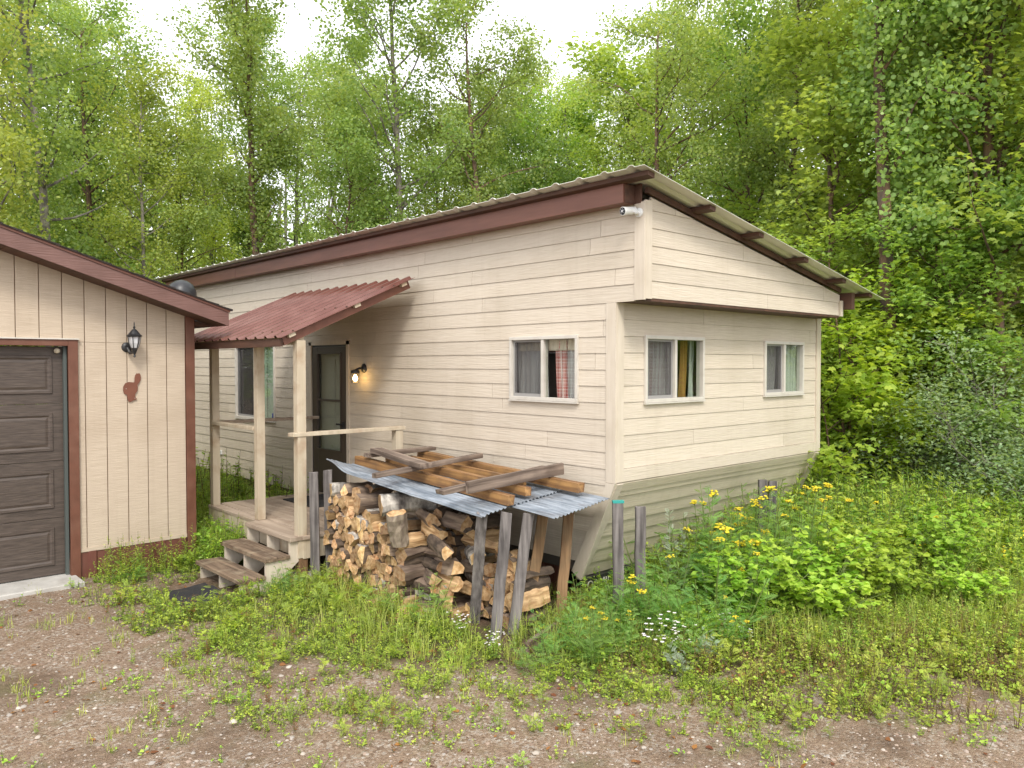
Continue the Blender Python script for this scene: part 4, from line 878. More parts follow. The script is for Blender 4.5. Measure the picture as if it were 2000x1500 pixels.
tag(stn, 'stubby bark covered log standing upright against the face of the woodpile', 'firewood', 'split firewood logs in the woodpile')

# stakes
stakes = [
 ('grey_wood', (4.255, 5.10, -.08), (4.09, 4.80, 1.00), 'grey weathered stake, leftmost of the row that holds the right end of the woodpile'),
 ('grey_wood', (4.06, 4.62, -.08), (4.20, 4.62, 1.02), 'grey leaning stake with a round knot near its top, second in the right hand row'),
 ('grey_wood', (4.28, 4.65, -.08), (4.42, 4.60, .99), 'grey leaning stake with a split top and broken knot, third in the right hand row'),
 ('brown_wood', (4.56, 4.78, -.08), (4.66, 4.66, 1.0), 'brown and grey leaning stake, fourth in the row under the tin sheets'),
 ('grey_wood', (4.80, 4.98, -.08), (4.84, 4.90, 1.0), 'thin olive grey stake behind the fourth stake under the tin sheets'),
 ('brown_wood', (4.80, 4.62, -.08), (4.93, 4.62, 1.0), 'orange brown stake nearest the slanted trim under the tin sheets'),
 ('grey_wood', (3.86, 7.10, -.08), (3.838, 7.10, 1.12), 'grey stake beside the porch corner post, left of the woodpile'),
 ('grey_wood', (4.064, 7.16, -.08), (4.03, 7.16, 1.12), 'grey stake touching the left end of the woodpile'),
 ('grey_wood', (5.08, 4.2, -.08), (5.075, 4.2, 1.055), 'grey stake with a teal painted top in front of the trailer corner'),
 ('grey_wood', (5.37, 4.2, -.08), (5.375, 4.2, .975), 'plain grey stake right of the teal topped stake before the slanted front'),
 ('grey_wood', (7.36, 4.18, -.08), (7.37, 4.18, 1.01), 'pale grey stake among yellow flowers, left one of the far pair'),
 ('grey_wood', (7.60, 4.2, -.08), (7.60, 4.2, .975), 'pale grey stake among yellow flowers, right one of the far pair'),
]
for k, (m, a, b, lab) in enumerate(stakes):
    a, b = Vector(a), Vector(b); mb = MB(); d = (b - a)
    wd, th = (.089, .04) if k != 4 else (.05, .03)
    n = 8; rr = random.Random(k)
    upv = Vector((.78, -.62, 0))
    sd = upv.normalized(); ot = d.normalized().cross(sd).normalized(); sd = ot.cross(d.normalized())
    rings = []
    for i in range(n + 1):
        c = a + d * i / n + sd * rr.uniform(-.004, .004) + ot * rr.uniform(-.003, .003); st_ = len(mb.v)
        for (p, q) in ((-1, -1), (1, -1), (1, 1), (-1, 1)): mb.v.append(tuple(c + sd * p * wd / 2 + ot * q * th / 2 + d.normalized() * (rr.uniform(-.012, .004) if i == n else 0)))
        rings.append(st_)
    for i in range(n):
        for q in range(4): mb.f.append((rings[i] + q, rings[i] + (q + 1) % 4, rings[i + 1] + (q + 1) % 4, rings[i + 1] + q)); mb.m.append(0); mb.a.append(.5)
    mb.f.append((rings[0] + 3, rings[0] + 2, rings[0] + 1, rings[0])); mb.f.append(tuple(rings[n] + q for q in range(4))); mb.m += [0, 0]; mb.a += [.5, .5]
    o = mb.build('wooden_stake', M[m], None, bevel=.003, origin=tuple(a)); tag(o, lab, 'stake', 'upright stakes around the woodpiles')
    if k == 8:
        mb = MB(); mb.hexa([b + sd * (p * (wd / 2 + .003)) + ot * (q * (th / 2 + .003)) + Vector((0, 0, h)) for h in (-.014, .006) for (p, q) in ((-1, -1), (1, -1), (1, 1), (-1, 1))]); mb.build('painted_top', M['teal'], o)

# corrugated tin
def tinz(x, y):
    fr = [(4.2, .955), (4.7, .985), (5.7, 1.045), (6.5, 1.105), (7.3, 1.16)]
    f = fr[0][1]
    for (a, b), (c, d) in zip(fr[:-1], fr[1:]):
        if a <= y <= c: f = b + (d - b) * (y - a) / (c - a)
        elif y > c: f = d
    b_ = 1.045 + .025 * (y - 4.4); s_ = min(1, max(0, (x - 4.05) / 1.1))
    z = f * (1 - s_) + b_ * s_
    z += .07 * sstep(6.7, 7.2, y) * (1 - sstep(0, .3, x - 4.0))
    z -= .018 * sstep(0, .14, 4.14 - x) * (1 - sstep(6.6, 7.1, y))
    return z
def tin(x0, x1, ya, yb, off, lab, skew=0.0, seed=1):
    mb = MB(); nc = 46; prof = sinep(.05, .0065, 6)(x1 - x0); st_ = 0; rr = random.Random(seed)
    for lay in (0, 1):
        for j in range(nc + 1):
            for (t, h) in prof:
                x = x0 + t; yb_ = yb + skew * (x - x0) / (x1 - x0) + (.012 * mnoise.noise(Vector((x * 30, 0, seed))) )
                y = ya + (yb_ - ya) * j / nc
                xx = x + (.02 * mnoise.noise(Vector((y * 3, seed, 0))) if t < .02 else 0)
                z = tinz(x, y) + h + off - lay * .0025 + .008 * mnoise.noise(Vector((x * 3, y * 1.6, seed)))
                mb.v.append((xx, y, z))
    nT = len(prof); idx = lambda l, j, i: (l * (nc + 1) + j) * nT + i
    for j in range(nc):
        for i in range(nT - 1):
            mb.f.append((idx(0, j, i), idx(0, j, i + 1), idx(0, j + 1, i + 1), idx(0, j + 1, i))); mb.f.append((idx(1, j, i), idx(1, j + 1, i), idx(1, j + 1, i + 1), idx(1, j, i + 1))); mb.m += [0, 0]; mb.a += [.5, .5]
    for j in (0, nc):
        for i in range(nT - 1): mb.f.append((idx(0, j, i), idx(1, j, i), idx(1, j, i + 1), idx(0, j, i + 1))); mb.m.append(0); mb.a.append(.5)
    for i in (0, nT - 1):
        for j in range(nc): mb.f.append((idx(0, j, i), idx(0, j + 1, i), idx(1, j + 1, i), idx(1, j, i))); mb.m.append(0); mb.a.append(.5)
    o = mb.build('tin_sheet', M['galv'], None, smooth=False, origin=((x0 + x1) / 2, (ya + yb) / 2, 1.03)); tag(o, lab, 'tin sheet', 'rusty tin sheets roofing the woodpile')
tin(4.40, 5.20, 5.6, 4.28, .0, 'short galvanised corrugated sheet at the right end, its teal edged end near the trailer corner', skew=.10, seed=5)
tin(4.02, 5.18, 7.17, 4.72, .014, 'long galvanised corrugated sheet covering the woodpile, curled up at its left corner', skew=.16, seed=2)
mb = MB(); 
for k in range(9): mb.box(4.62 + k * .065, 4.65 + k * .065, 4.345 + .0081 * k, 4.352 + .0081 * k, tinz(4.6 + k * .065, 4.4) - .010, tinz(4.6 + k * .065, 4.4) - .003)
# timbers on top of the tin
def timber(p, q, w, h, m, lab, seed, name='timber', up=(0, 0, 1)):
    p, q = Vector(p), Vector(q); d = (q - p); dn = d.normalized(); u = Vector(up); sd = dn.cross(u).normalized(); u = sd.cross(dn).normalized(); mb = MB(); rr = random.Random(seed); n = 8; rings = []; L = d.length
    # local x runs along the timber
    for i in range(n + 1):
        st_ = len(mb.v)
        for (a, b) in ((-1, -1), (1, -1), (1, 1), (-1, 1)): mb.v.append((-L / 2 + L * i / n + (rr.uniform(-.006, .006) if i in (0, n) else 0), a * w / 2 + rr.uniform(-.002, .002), b * h / 2 + rr.uniform(-.0025, .0025)))
        rings.append(st_)
    for i in range(n):
        for k in range(4): mb.f.append((rings[i] + k, rings[i + 1] + k, rings[i + 1] + (k + 1) % 4, rings[i] + (k + 1) % 4)); mb.m.append(0); mb.a.append(.5)
    mb.f.append((rings[0], rings[0] + 1, rings[0] + 2, rings[0] + 3)); mb.f.append(tuple(rings[n] + k for k in (3, 2, 1, 0))); mb.m += [0, 0]; mb.a += [.5, .5]
    o = mb.build(name, M[m], None, bevel=.003)
    o.matrix_world = Matrix.Translation((p + q) / 2) @ Matrix((dn, -sd, u)).transposed().to_4x4()
    tag(o, lab, 'timber', 'loose timbers weighing down the tin sheets'); return o
timber((4.36, 7.12, 1.20), (4.36, 4.74, 1.075), .072, .085, 'amber_beam', 'amber square timber along the front, its dark end over the stakes', 1)
timber((4.62, 6.95, 1.21), (4.63, 4.82, 1.11), .07, .075, 'amber_beam', 'amber brown square timber in the middle of the three long ones', 2)
timber((5.04, 6.95, 1.22), (5.04, 4.58, 1.125), .08, .085, 'amber_beam', 'orange square timber nearest the wall, sticking out farthest right', 3)
timber((4.86, 6.9, 1.19), (4.86, 5.1, 1.14), .04, .07, 'amber_beam', 'thin yellow batten lying between the back two timbers', 4)
timber((3.84, 5.03, 1.165), (5.14, 5.12, 1.24), .10, .038, 'grey_beam', 'flat grey brown board, left one of the crossed pair at the right end', 5, 'board')
timber((4.06, 4.95, 1.19), (5.17, 4.93, 1.25), .042, .10, 'grey_beam', 'grey board set on edge with a big knot, right one of the crossed pair', 6, 'board')
timber((3.84, 5.99, 1.20), (5.10, 6.0, 1.285), .07, .045, 'grey_beam', 'narrow dark grey batten laid across the middle of the timbers', 7, 'board')
timber((4.30, 6.86, 1.272), (5.15, 6.86, 1.285), .11, .04, 'grey_beam', 'short brown board laid across the left end of the timbers', 8, 'board')
timber((4.38, 6.80, 1.325), (4.26, 5.78, 1.27), .13, .05, 'grey_beam', 'blackened thick slab lying aslant on the left end boards', 9, 'slab')
ob = timber((4.10, 4.28, .03), (4.72, 4.47, .05), .04, .10, 'grey_beam', 'grey board lying on edge in the weeds in front of the stakes', 10, 'board'); ob['group'] = 'loose boards on the ground'
ob = timber((3.9, 7.0, .02), (4.2, 6.98, .03), .05, .08, 'brown_wood', 'short brown board lying on the ground between the two stakes by the porch', 11, 'board'); ob['group'] = 'loose boards on the ground'
# ================================================================== VEGETATION
def tmpl(polys):
    V = []; F = []; C = []
    for P in polys:
        n = len(V); V += P; F += list(range(n, n + len(P))); C.append(len(P))
    return np.array(V, float), np.array(F), np.array(C)
def leaf_t(kind, w=.5):
    """unit leaf in the XY plane, stem at the origin, tip at +X, gently folded"""
    if kind == 'round': P = [(0, 0, 0), (.35, .42, .06), (.75, .38, .04), (1, 0, -.05), (.75, -.38, .04), (.35, -.42, .06)]
    elif kind == 'ovate': P = [(0, 0, 0), (.3, .32 * w * 2, .05), (.7, .2 * w * 2, .02), (1, 0, -.1), (.7, -.2 * w * 2, .02), (.3, -.32 * w * 2, .05)]
    elif kind == 'maple': P = [(0, 0, 0), (.1, .42, .0), (.35, .28, .03), (.55, .52, -.03), (.62, .2, .03), (1, 0, -.06), (.62, -.2, .03), (.55, -.52, -.03), (.35, -.28, .03), (.1, -.42, 0)]
    elif kind == 'narrow': P = [(0, 0, 0), (.35, .09, .03), (1, 0, -.12), (.35, -.09, .03)]
    return tmpl([P])
def frond_t(n=9, w=.34, droop=.25, leaflet=.09):
    """feathery pinnate leaf, unit length"""
    polys = []
    for i in range(n):
        t = .15 + .85 * i / n; z = -droop * t * t + .12 * t; l = w * math.sin(math.pi * min(1, (.15 + .85 * (1 - t) + .1))) * (1.1 - .5 * t) + .03
        for s_ in (1, -1):
            polys.append([(t, 0, z), (t + .05 + leaflet * .3, s_ * l * .5, z + .02), (t + .14, s_ * l, z - .04), (t + .05 - leaflet * .5, s_ * l * .5, z + .02)])
    polys.append([(0, .008, 0), (.5, .006, .0), (1.0, 0, -droop + .12), (.5, -.006, .0)])
    return tmpl(polys)
def blade_t():
    return tmpl([[(0, .05, 0), (0, -.05, 0), (.12, -.04, .55), (.12, .04, .55)], [(.12, .04, .55), (.12, -.04, .55), (.42, 0, 1)]])
def rot_from(d, roll):
    """(N,3) directions for local X, random roll -> (N,3,3)"""
    d = d / (np.linalg.norm(d, axis=1, keepdims=True) + 1e-9)
    up = np.tile(np.array([[0, 0, 1.]]), (len(d), 1)); up[np.abs(d[:, 2]) > .95] = (1, 0, 0)
    y = np.cross(up, d); y /= np.linalg.norm(y, axis=1, keepdims=True); z = np.cross(d, y)
    c, s_ = np.cos(roll)[:, None], np.sin(roll)[:, None]
    y2 = y * c + z * s_; z2 = z * c - y * s_
    return np.stack([d, y2, z2], axis=2)
def rotz(a, tilt=None):
    c, s_ = np.cos(a), np.sin(a); o = np.zeros_like(a); l = np.ones_like(a)
    Z = np.stack([np.stack([c, -s_, o], 1), np.stack([s_, c, o], 1), np.stack([o, o, l], 1)], 1)
    if tilt is not None:
        ct, st_ = np.cos(tilt), np.sin(tilt); Y = np.stack([np.stack([ct, o, st_], 1), np.stack([o, l, o], 1), np.stack([-st_, o, ct], 1)], 1); Z = Z @ Y
    return Z
class Cloud:
    def __init__(s): s.V = []; s.F = []; s.C = []; s.A = []; s.Mi = []; s.n = 0
    def add(s, t, Rm, size, pos, var, mi=0):
        V, F, C = t; N_ = len(pos)
        if N_ == 0: return
        size = np.asarray(size, float)
        if size.ndim == 1: size = np.repeat(size[:, None], 3, 1)
        W = np.einsum('nij,nkj->nki', Rm, V[None] * size[:, None, :]) + pos[:, None, :]
        s.V.append(W.reshape(-1, 3)); s.F.append((F[None] + (np.arange(N_) * len(V))[:, None] + s.n).ravel()); s.C.append(np.tile(C, N_)); s.A.append(np.repeat(var, len(C))); s.Mi.append(np.full(N_ * len(C), mi)); s.n += N_ * len(V)
    def add_mb(s, mb, mi=0):
        if not mb.v: return
        s.V.append(np.array(mb.v)); s.F.append(np.array([i for f in mb.f for i in f]) + s.n); s.C.append(np.array([len(f) for f in mb.f])); s.A.append(np.array(mb.a)); s.Mi.append(np.full(len(mb.f), mi) + np.array(mb.m)); s.n += len(mb.v)
    def mesh(s, name, mats):
        V = np.concatenate(s.V); F = np.concatenate(s.F); C = np.concatenate(s.C); A = np.concatenate(s.A); Mi = np.concatenate(s.Mi)
        me = bpy.data.meshes.new(name); me.vertices.add(len(V)); me.vertices.foreach_set('co', V.ravel().astype(np.float32))
        me.loops.add(len(F)); me.loops.foreach_set('vertex_index', F.astype(np.int32)); me.polygons.add(len(C))
        me.polygons.foreach_set('loop_start', np.concatenate([[0], np.cumsum(C)[:-1]]).astype(np.int32)); me.polygons.foreach_set('loop_total', C.astype(np.int32))
        me.update(calc_edges=True)
        for m in mats: me.materials.append(m)
        me.polygons.foreach_set('material_index', Mi.astype(np.int32))
        at = me.attributes.new('var', 'FLOAT', 'FACE'); at.data.foreach_set('value', A.astype(np.float32)); return me
    def obj(s, name, mats, parent=None):
        o = bpy.data.objects.new(name, s.mesh(name, mats)); col.objects.link(o); o.parent = parent; return o

# ---- trees
def make_tree(seed, H, r0, z0, spread, nl, leaf, lsize, clump=.16, lean=.06, nlimb=26, up=.7, droop=.0, dead=0, multi=1):
    """returns (trunk mesh builder, leaf cloud)"""
    rs = np.random.RandomState(seed); tb = MB(); anchors = []
    for mtr in range(multi):
        a0 = rs.uniform(0, 6.28); off = np.array([math.cos(a0), math.sin(a0), 0]) * (.25 * mtr)
        n = 12; h = H * (1 - .15 * mtr); pts = []; d = np.array([math.cos(a0), math.sin(a0)]) * lean * (1 + 1.2 * (mtr > 0)); p = off.copy(); wob = rs.uniform(-1, 1, (n + 1, 2)) * .02 * h / 8
        for i in range(n + 1):
            t = i / n; pts.append(off + np.array([d[0] * h * t + wob[i, 0] + .12 * math.sin(t * 3 + seed), d[1] * h * t + wob[i, 1] + .1 * math.cos(t * 4 + seed), h * t - .15]))
        P = np.array(pts); rad = [r0 * (1 - .25 * mtr) * (1.15 if i == 0 else 1) * (1 - .88 * i / n) + .006 for i in range(n + 1)]
        tb.tube(P, rad, 9)
        for k in range(nlimb // multi):
            t = z0 / h + (1 - z0 / h) * ((k + rs.rand()) / (nlimb // multi)); t = min(t, .985)
            i = min(int(t * n), n - 1); f = t * n - i; base = P[i] * (1 - f) + P[i + 1] * f
            prof = math.sin(math.pi * min(1, .18 + .82 * (1 - (t * h - z0) / (h - z0)) ** .8)) if leaf != 'maple' else (1 - .75 * (t * h - z0) / (h - z0))
            L = spread * (.35 + .65 * max(.12, prof)) * rs.uniform(.65, 1.15); az = rs.uniform(0, 6.28); el = up * rs.uniform(.6, 1.25) * (.6 + .6 * t)
            q = base.copy(); seg = 5; br = [q.copy()]; dirv = np.array([math.cos(az) * math.cos(el), math.sin(az) * math.cos(el), math.sin(el)])
            for j in range(seg):
                dirv = dirv + rs.normal(0, .16, 3) + np.array([0, 0, .04 - droop]); dirv /= np.linalg.norm(dirv); q = q + dirv * L / seg; br.append(q.copy())
            rb = max(.006, rad[i] * .42); tb.tube(br, [rb * (1 - .85 * j / seg) + .003 for j in range(seg + 1)], 5, cap=False)
            isdead = rs.rand() < dead
            for j in range(1, seg + 1):
                if isdead: break
                for m_ in range(2):
                    ds = dirv * .5 + rs.normal(0, .7, 3); ds[2] = ds[2] * .6 + .15; ds /= np.linalg.norm(ds); l2 = L * rs.uniform(.18, .42)
                    e_ = br[j] + ds * l2; 
                    if rs.rand() < .6: tb.tube([br[j], br[j] + ds * l2 * .5 + rs.normal(0, .02, 3), e_], [.007, .005, .003], 3, cap=False)
                    anchors.append((br[j] * .35 + e_ * .65, .7)); anchors.append((e_, 1.0))
            anchors.append((br[-1], 1.0)) if not isdead else None
        anchors.append((P[-1], 1.0))
    A = np.array([a for a, _ in anchors]); Wt = np.array([w_ for _, w_ in anchors]) * rs.uniform(.3, 1.5, len(anchors)); Wt /= Wt.sum()
    idx = rs.choice(len(A), nl, p=Wt); pos = A[idx] + rs.normal(0, clump, (nl, 3)) * np.array([1, 1, .75])
    dr = rs.normal(0, 1, (nl, 3)); dr[:, 2] = dr[:, 2] * .5 - .35
    cl = Cloud(); base_v = rs.rand(len(A))[idx]
    var = np.clip(.55 * base_v + .45 * rs.rand(nl), 0, 1)
    if leaf == 'maple' or leaf == 'ovate':   # leaves held in flat sprays
        dr[:, 2] = dr[:, 2] * .4 - .1; roll = rs.normal(0, .45, nl)
    else: roll = rs.uniform(0, 6.28, nl)
    cl.add(leaf_t(leaf), rot_from(dr, roll), lsize * rs.uniform(.65, 1.25, nl), pos, var)
    return tb, cl
class Kind: pass
def kind(name, seed, args, tm, lm):
    k = Kind(); tb, cl = make_tree(seed, **args); k.name = name; k.H = args['H']
    t = tb.build('trunk', M[tm], None, smooth=True); k.trunk = t.data; bpy.data.objects.remove(t)
    k.crown = cl.mesh('crown', [M[lm]]); return k
A_ = dict(H=12.5, r0=.13, z0=2.9, spread=2.2, nl=24000, leaf='round', lsize=.072, clump=.19, nlimb=34, dead=.12)
def W_(px, py, z=0.0):
    yaw = R(47.35); pt = R(-1.445); f = Vector((math.cos(yaw) * math.cos(pt), math.sin(yaw) * math.cos(pt), math.sin(pt))); r = Vector((math.sin(yaw), -math.cos(yaw), 0)); u = r.cross(f)
    d = r * ((px - 1000) / 1531) - u * ((py - 750) / 1531) + f; t = (z - 2.2) / d.z; return (d.x * t, d.y * t)
K = [kind('aspen_tree', 1, A_, 'trunk_a', 'aspen'),
     kind('aspen_tree', 2, dict(A_, H=11.5, z0=2.4, spread=2.3, lean=.05, nlimb=38), 'trunk_b', 'aspen'),
     kind('aspen_tree', 3, dict(A_, H=13.5, z0=4.2, spread=1.8, nlimb=30, lean=.03), 'trunk_b', 'aspen'),
     kind('birch_tree', 4, dict(A_, H=10, z0=1.8, spread=1.6, nl=19000, lsize=.064, nlimb=36, r0=.08, lean=.08, dead=.2), 'trunk_a', 'aspen_y'),
     kind('maple_tree', 5, dict(H=8.5, r0=.09, z0=.8, spread=2.3, nl=16000, leaf='maple', lsize=.105, clump=.17, nlimb=40, up=.5, lean=.05), 'trunk_b', 'maple'),
     kind('maple_tree', 6, dict(H=6.0, r0=.06, z0=.4, spread=1.9, nl=11000, leaf='maple', lsize=.10, clump=.15, nlimb=36, up=.45, lean=.06, multi=2), 'trunk_b', 'maple'),
     kind('young_maple', 7, dict(H=3.6, r0=.03, z0=.25, spread=1.25, nl=5200, leaf='maple', lsize=.105, clump=.12, nlimb=30, up=.4, lean=.05, multi=3), 'trunk_b', 'maple_bright'),
     kind('grey_leaved_shrub', 8, dict(H=3.0, r0=.03, z0=.2, spread=1.6, nl=19000, leaf='ovate', lsize=.075, clump=.2, nlimb=60, up=.5, lean=.14, multi=5, dead=.03), 'trunk_a', 'shrub_grey'),
     kind('aspen_tree', 9, dict(A_, H=9.5, z0=1.2, spread=1.9, nl=23000, nlimb=40, lean=.12, r0=.09, dead=.25), 'trunk_b', 'aspen')]
# (kind, picture column it was found on, distance from the viewpoint, scale, label)
T = [
 (0, 108, 19, .98, 'pale barked aspen rising behind the garage roof at the far left of the photo'), (3, 20, 17, 1.0, 'leafy birch at the left edge of the photo above the garage rake'),
 (1, 200, 22, .92, 'full crowned aspen between the pale barked one and the sky gap above the garage'), (3, 292, 20, .88, 'slim birch with bare lower branches standing in the sky gap left of the trailer roof'),
 (8, 365, 22, .80, 'leaning aspen just right of the slim birch, behind the low end of the trailer roof'), (2, 515, 21, .98, 'tall straight aspen with dark lower trunk, above the left third of the trailer roof'),
 (3, 440, 25, 1.0, 'small yellowish birch between the leaning and the straight aspens'), (8, 640, 20, .82, 'low bushy aspen behind the roof, between two straight trunks'),
 (0, 785, 20, 1.02, 'thick trunked aspen above the middle of the trailer roof'), (3, 880, 22, .85, 'thin birch with sparse crown right of the thick trunked aspen over the roof'),
 (1, 962, 20, .95, 'aspen with short visible trunk touching the roof line, middle of the photo'), (3, 1150, 23, .98, 'fine twigged birch beside the roof peak'),
 (1, 1290, 15.5, .78, 'dense broadleaved aspen right above the roof peak'), (8, 1465, 17, 1.0, 'leaning aspen over the sloping roof edge, left one of a close pair'),
 (2, 1530, 16, .80, 'curved trunk aspen over the sloping roof edge, right one of a close pair'), (2, 1755, 12.6, .95, 'tall red barked aspen right of the trailer'),
 (4, 1650, 14, .90, 'big maple behind the low corner of the trailer roof'), (4, 1870, 15, 1.0, 'big spreading maple at the right, beyond the grey leaved shrubs'),
 (4, 1985, 13, .95, 'big maple cut by the right edge of the photo'), (5, 1660, 12.4, .72, 'medium maple just right of the end wall'), (5, 1800, 13.0, .75, 'medium maple between the red barked aspen and the shrubs'),
 (1, 1905, 13.4, .95, 'red barked aspen far back on the right among maples'), (5, 1950, 15.5, .9, 'medium maple with twisted stems behind the right hand shrub'),
 (6, 1622, 11.3, .9, 'bright yellow green young maple touching the trailer corner'), (6, 1680, 12.0, .85, 'second bright young maple from the trailer corner'), (6, 1735, 12.6, .95, 'bright young maple left of the grey leaved shrubs'),
 (7, 1880, 12.0, .66, 'grey leaved shrub in the middle of the right hand thicket'), (7, 1975, 11.8, .70, 'grey leaved shrub at the right edge of the photo'), (7, 1800, 13.0, .58, 'grey leaved shrub nearest the young maples'),
 (0, 60, 27, 1.0, 'tall aspen in the second row behind the garage, leftmost'), (2, 160, 30, 1.0, 'tall aspen in the second row behind the garage, right one'), (1, 240, 33, 1.0, 'distant aspen seen beside the sky gap'),
 (1, 420, 31, .95, 'distant aspen right of the sky gap above the trailer roof'), (0, 580, 28, .98, 'second row aspen between the straight and the thick trunked trees'), (2, 700, 30, 1.0, 'second row aspen left of the thick trunked tree'),
 (1, 840, 29, .9, 'second row aspen right of the thick trunked tree'), (0, 1050, 27, .95, 'second row aspen over the middle right of the roof'), (2, 1120, 32, .95, 'distant aspen left of the roof peak'),
 (1, 1210, 27, .95, 'second row aspen behind the roof peak'), (0, 1380, 24, .95, 'second row aspen right of the roof peak'), (4, 1450, 22, 1.2, 'tall maple behind the leaning pair of aspens'),
 (0, 1600, 23, 1.0, 'second row aspen behind the low roof corner'), (4, 1720, 21, 1.2, 'tall maple behind the red barked aspen'), (0, 1820, 23, 1.0, 'second row aspen over the right hand thicket'),
 (4, 1930, 21, 1.1, 'second row maple near the right edge of the photo'), (2, 1990, 19, .95, 'tall aspen at the very right edge of the photo'), (5, 1560, 17, 1.0, 'rounded maple hidden low behind the overhang roof'),
 (5, 1700, 18, 1.0, 'rounded maple in the shade behind the bright young maples'), (5, 1850, 19, 1.0, 'rounded maple in the shade behind the grey leaved shrubs'),
 (1, 2110, 14, .9, 'aspen just outside the right edge of the photo'), (4, -120, 20, 1.0, 'maple just outside the left edge of the photo'), (1, 1420, 30, 1.05, 'far aspen above the sloping roof edge'), (2, 1650, 30, 1.05, 'far aspen right of the roof corner'), (1, 1780, 31, 1.0, 'far aspen behind the thicket, left one'), (0, 1900, 32, 1.05, 'far aspen behind the thicket, right one'),
 (0, 960, 34, .95, 'far aspen behind the middle of the roof'), (1, 900, 26, .9, 'second row aspen just left of the middle of the roof'), (4, 1080, 24, 1.15, 'tall maple in the second row over the middle right of the roof'), (2, 480, 27, .95, 'second row aspen just left of the straight dark aspen'), (8, 700, 24, 1.0, 'bushy aspen in the second row left of the thick trunked tree'), (8, 1000, 21, .85, 'bushy aspen above the roof line right of the middle'), (4, 1230, 20, 1.1, 'maple close behind the roof peak'), (1, 60, 23, .9, 'leafy aspen between the birch and the pale barked aspen at far left'), (0, 330, 37, .8, 'farthest aspen in the sky gap'), 
]
T += [(4, ('at', 15, -2.2), 0, 1.1, 'maple across the drive, mirrored in the end wall windows, left one'), (1, ('at', 18.5, -4), 0, 1.0, 'aspen across the drive, mirrored in the end wall windows'), (4, ('at', 21, -2), 0, 1.2, 'maple across the drive, mirrored in the end wall windows, right one'), (5, ('at', 17.5, -.6), 0, 1.1, 'small maple across the drive, mirrored in the end wall windows')]
for n_, (k, px, dist, sc, lab) in enumerate(T):
    if isinstance(px, tuple): x, y = px[1:]
    else: az = R(47.35) - math.atan((px - 1000) / 1531); x, y = dist * math.cos(az), dist * math.sin(az)
    kd = K[k]; o = empty(kd.name, (x, y, ground_z(x, y) - .05), n_ * 2.4 + .7, lab, 'shrub' if k == 7 else 'tree', {7: 'grey leaved shrubs at the wood edge', 6: 'young maples at the wood edge'}.get(k, 'trees of the wood behind the trailer'))
    o.scale = (sc, sc, sc)
    for nm, me_ in (('trunk', kd.trunk), ('crown', kd.crown)):
        c = bpy.data.objects.new(nm, me_); col.objects.link(c); c.parent = o
# far wood: one mass
rs = np.random.RandomState(77); fw = Cloud(); N_ = 60000
az = rs.uniform(-.1, 1.75, N_); d_ = rs.uniform(36, 60, N_); cx = np.floor(az * 14) + np.floor(d_ / 4) * 31
hmax = 9.5 + 2.5 * np.sin(cx * 12.9898) ; zz = rs.beta(1.1, 1.5, N_) * hmax
pos = np.stack([d_ * np.cos(az), d_ * np.sin(az), zz + .06 * .35 * (d_ - 14)], 1); pos += rs.normal(0, .5, pos.shape)
fw.add(leaf_t('round'), rot_from(rs.normal(0, 1, (N_, 3)), rs.uniform(0, 6.28, N_)), rs.uniform(.25, .5, N_), pos, rs.rand(N_))
tb = MB()
for i in range(150):
    a = rs.uniform(-.1, 1.75); d = rs.uniform(33, 55); x, y = d * math.cos(a), d * math.sin(a); z = ground_z(x, y)
    tb.tube([(x, y, z), (x + rs.normal(0, .2), y, z + 5), (x + rs.normal(0, .4), y, z + 11)], [.14, .1, .04], 6, cap=False)
fw.add_mb(tb, 1)
tag(fw.obj('woodland', [M['aspen'], M['trunk_a']]), 'dense far wood closing the view behind the trees', 'woodland', kind='stuff')

# ---- small plants
FR = frond_t(); NAR = leaf_t('narrow'); OV = leaf_t('ovate'); OVW = leaf_t('ovate', .8); BL = blade_t()
def tansy(seed, H=.8, ns=7, spread=.28, flowers=.6, leafm=0):
    """clump of leafy stems with feathery leaves and flat yellow heads: (stem MB, leaf cloud, flower cloud)"""
    rs = np.random.RandomState(seed); tb = MB(); lc = Cloud(); fls = []; P = []; D = []; S = []
    for k in range(ns):
        a = rs.uniform(0, 6.28); r = spread * math.sqrt(rs.rand()); h = H * rs.uniform(.6, 1.05); b = np.array([r * math.cos(a) * .6, r * math.sin(a) * .6, -.03]); top = np.array([r * math.cos(a) * 1.3, r * math.sin(a) * 1.3, h]); mid = (b + top) / 2 + rs.normal(0, .015, 3)
        tb.tube([b, mid, top], [.005, .004, .003], 4, cap=False)
        nl = int(h / .032)
        for i in range(nl):
            t = .12 + .86 * i / nl; p = b * (1 - t) ** 2 + 2 * mid * t * (1 - t) + top * t * t; aa = i * 2.4 + rs.uniform(-.4, .4); e_ = rs.uniform(.1, .8)
            P.append(p); D.append((math.cos(aa) * math.cos(e_), math.sin(aa) * math.cos(e_), math.sin(e_))); S.append(.17 * (1.15 - .75 * t) * rs.uniform(.8, 1.2))
        if rs.rand() < flowers:
            fl = MB(); fls.append(fl)
            for j in range(rs.randint(12, 26)):
                q = top + np.array([rs.normal(0, .02), rs.normal(0, .02), rs.uniform(.0, .03)]); fl.lathe(q, [(.007, 0), (.0105, .005), (.007, .01)], 6)
                fl.tube([top - np.array([0, 0, .012]), q], .0018, 3, cap=False, mi=1)
    P, D, S = map(np.array, (P, D, S)); lc.add(FR, rot_from(D, rs.normal(0, .25, len(P))), S, P, rs.rand(len(P)))
    return tb, lc, fls
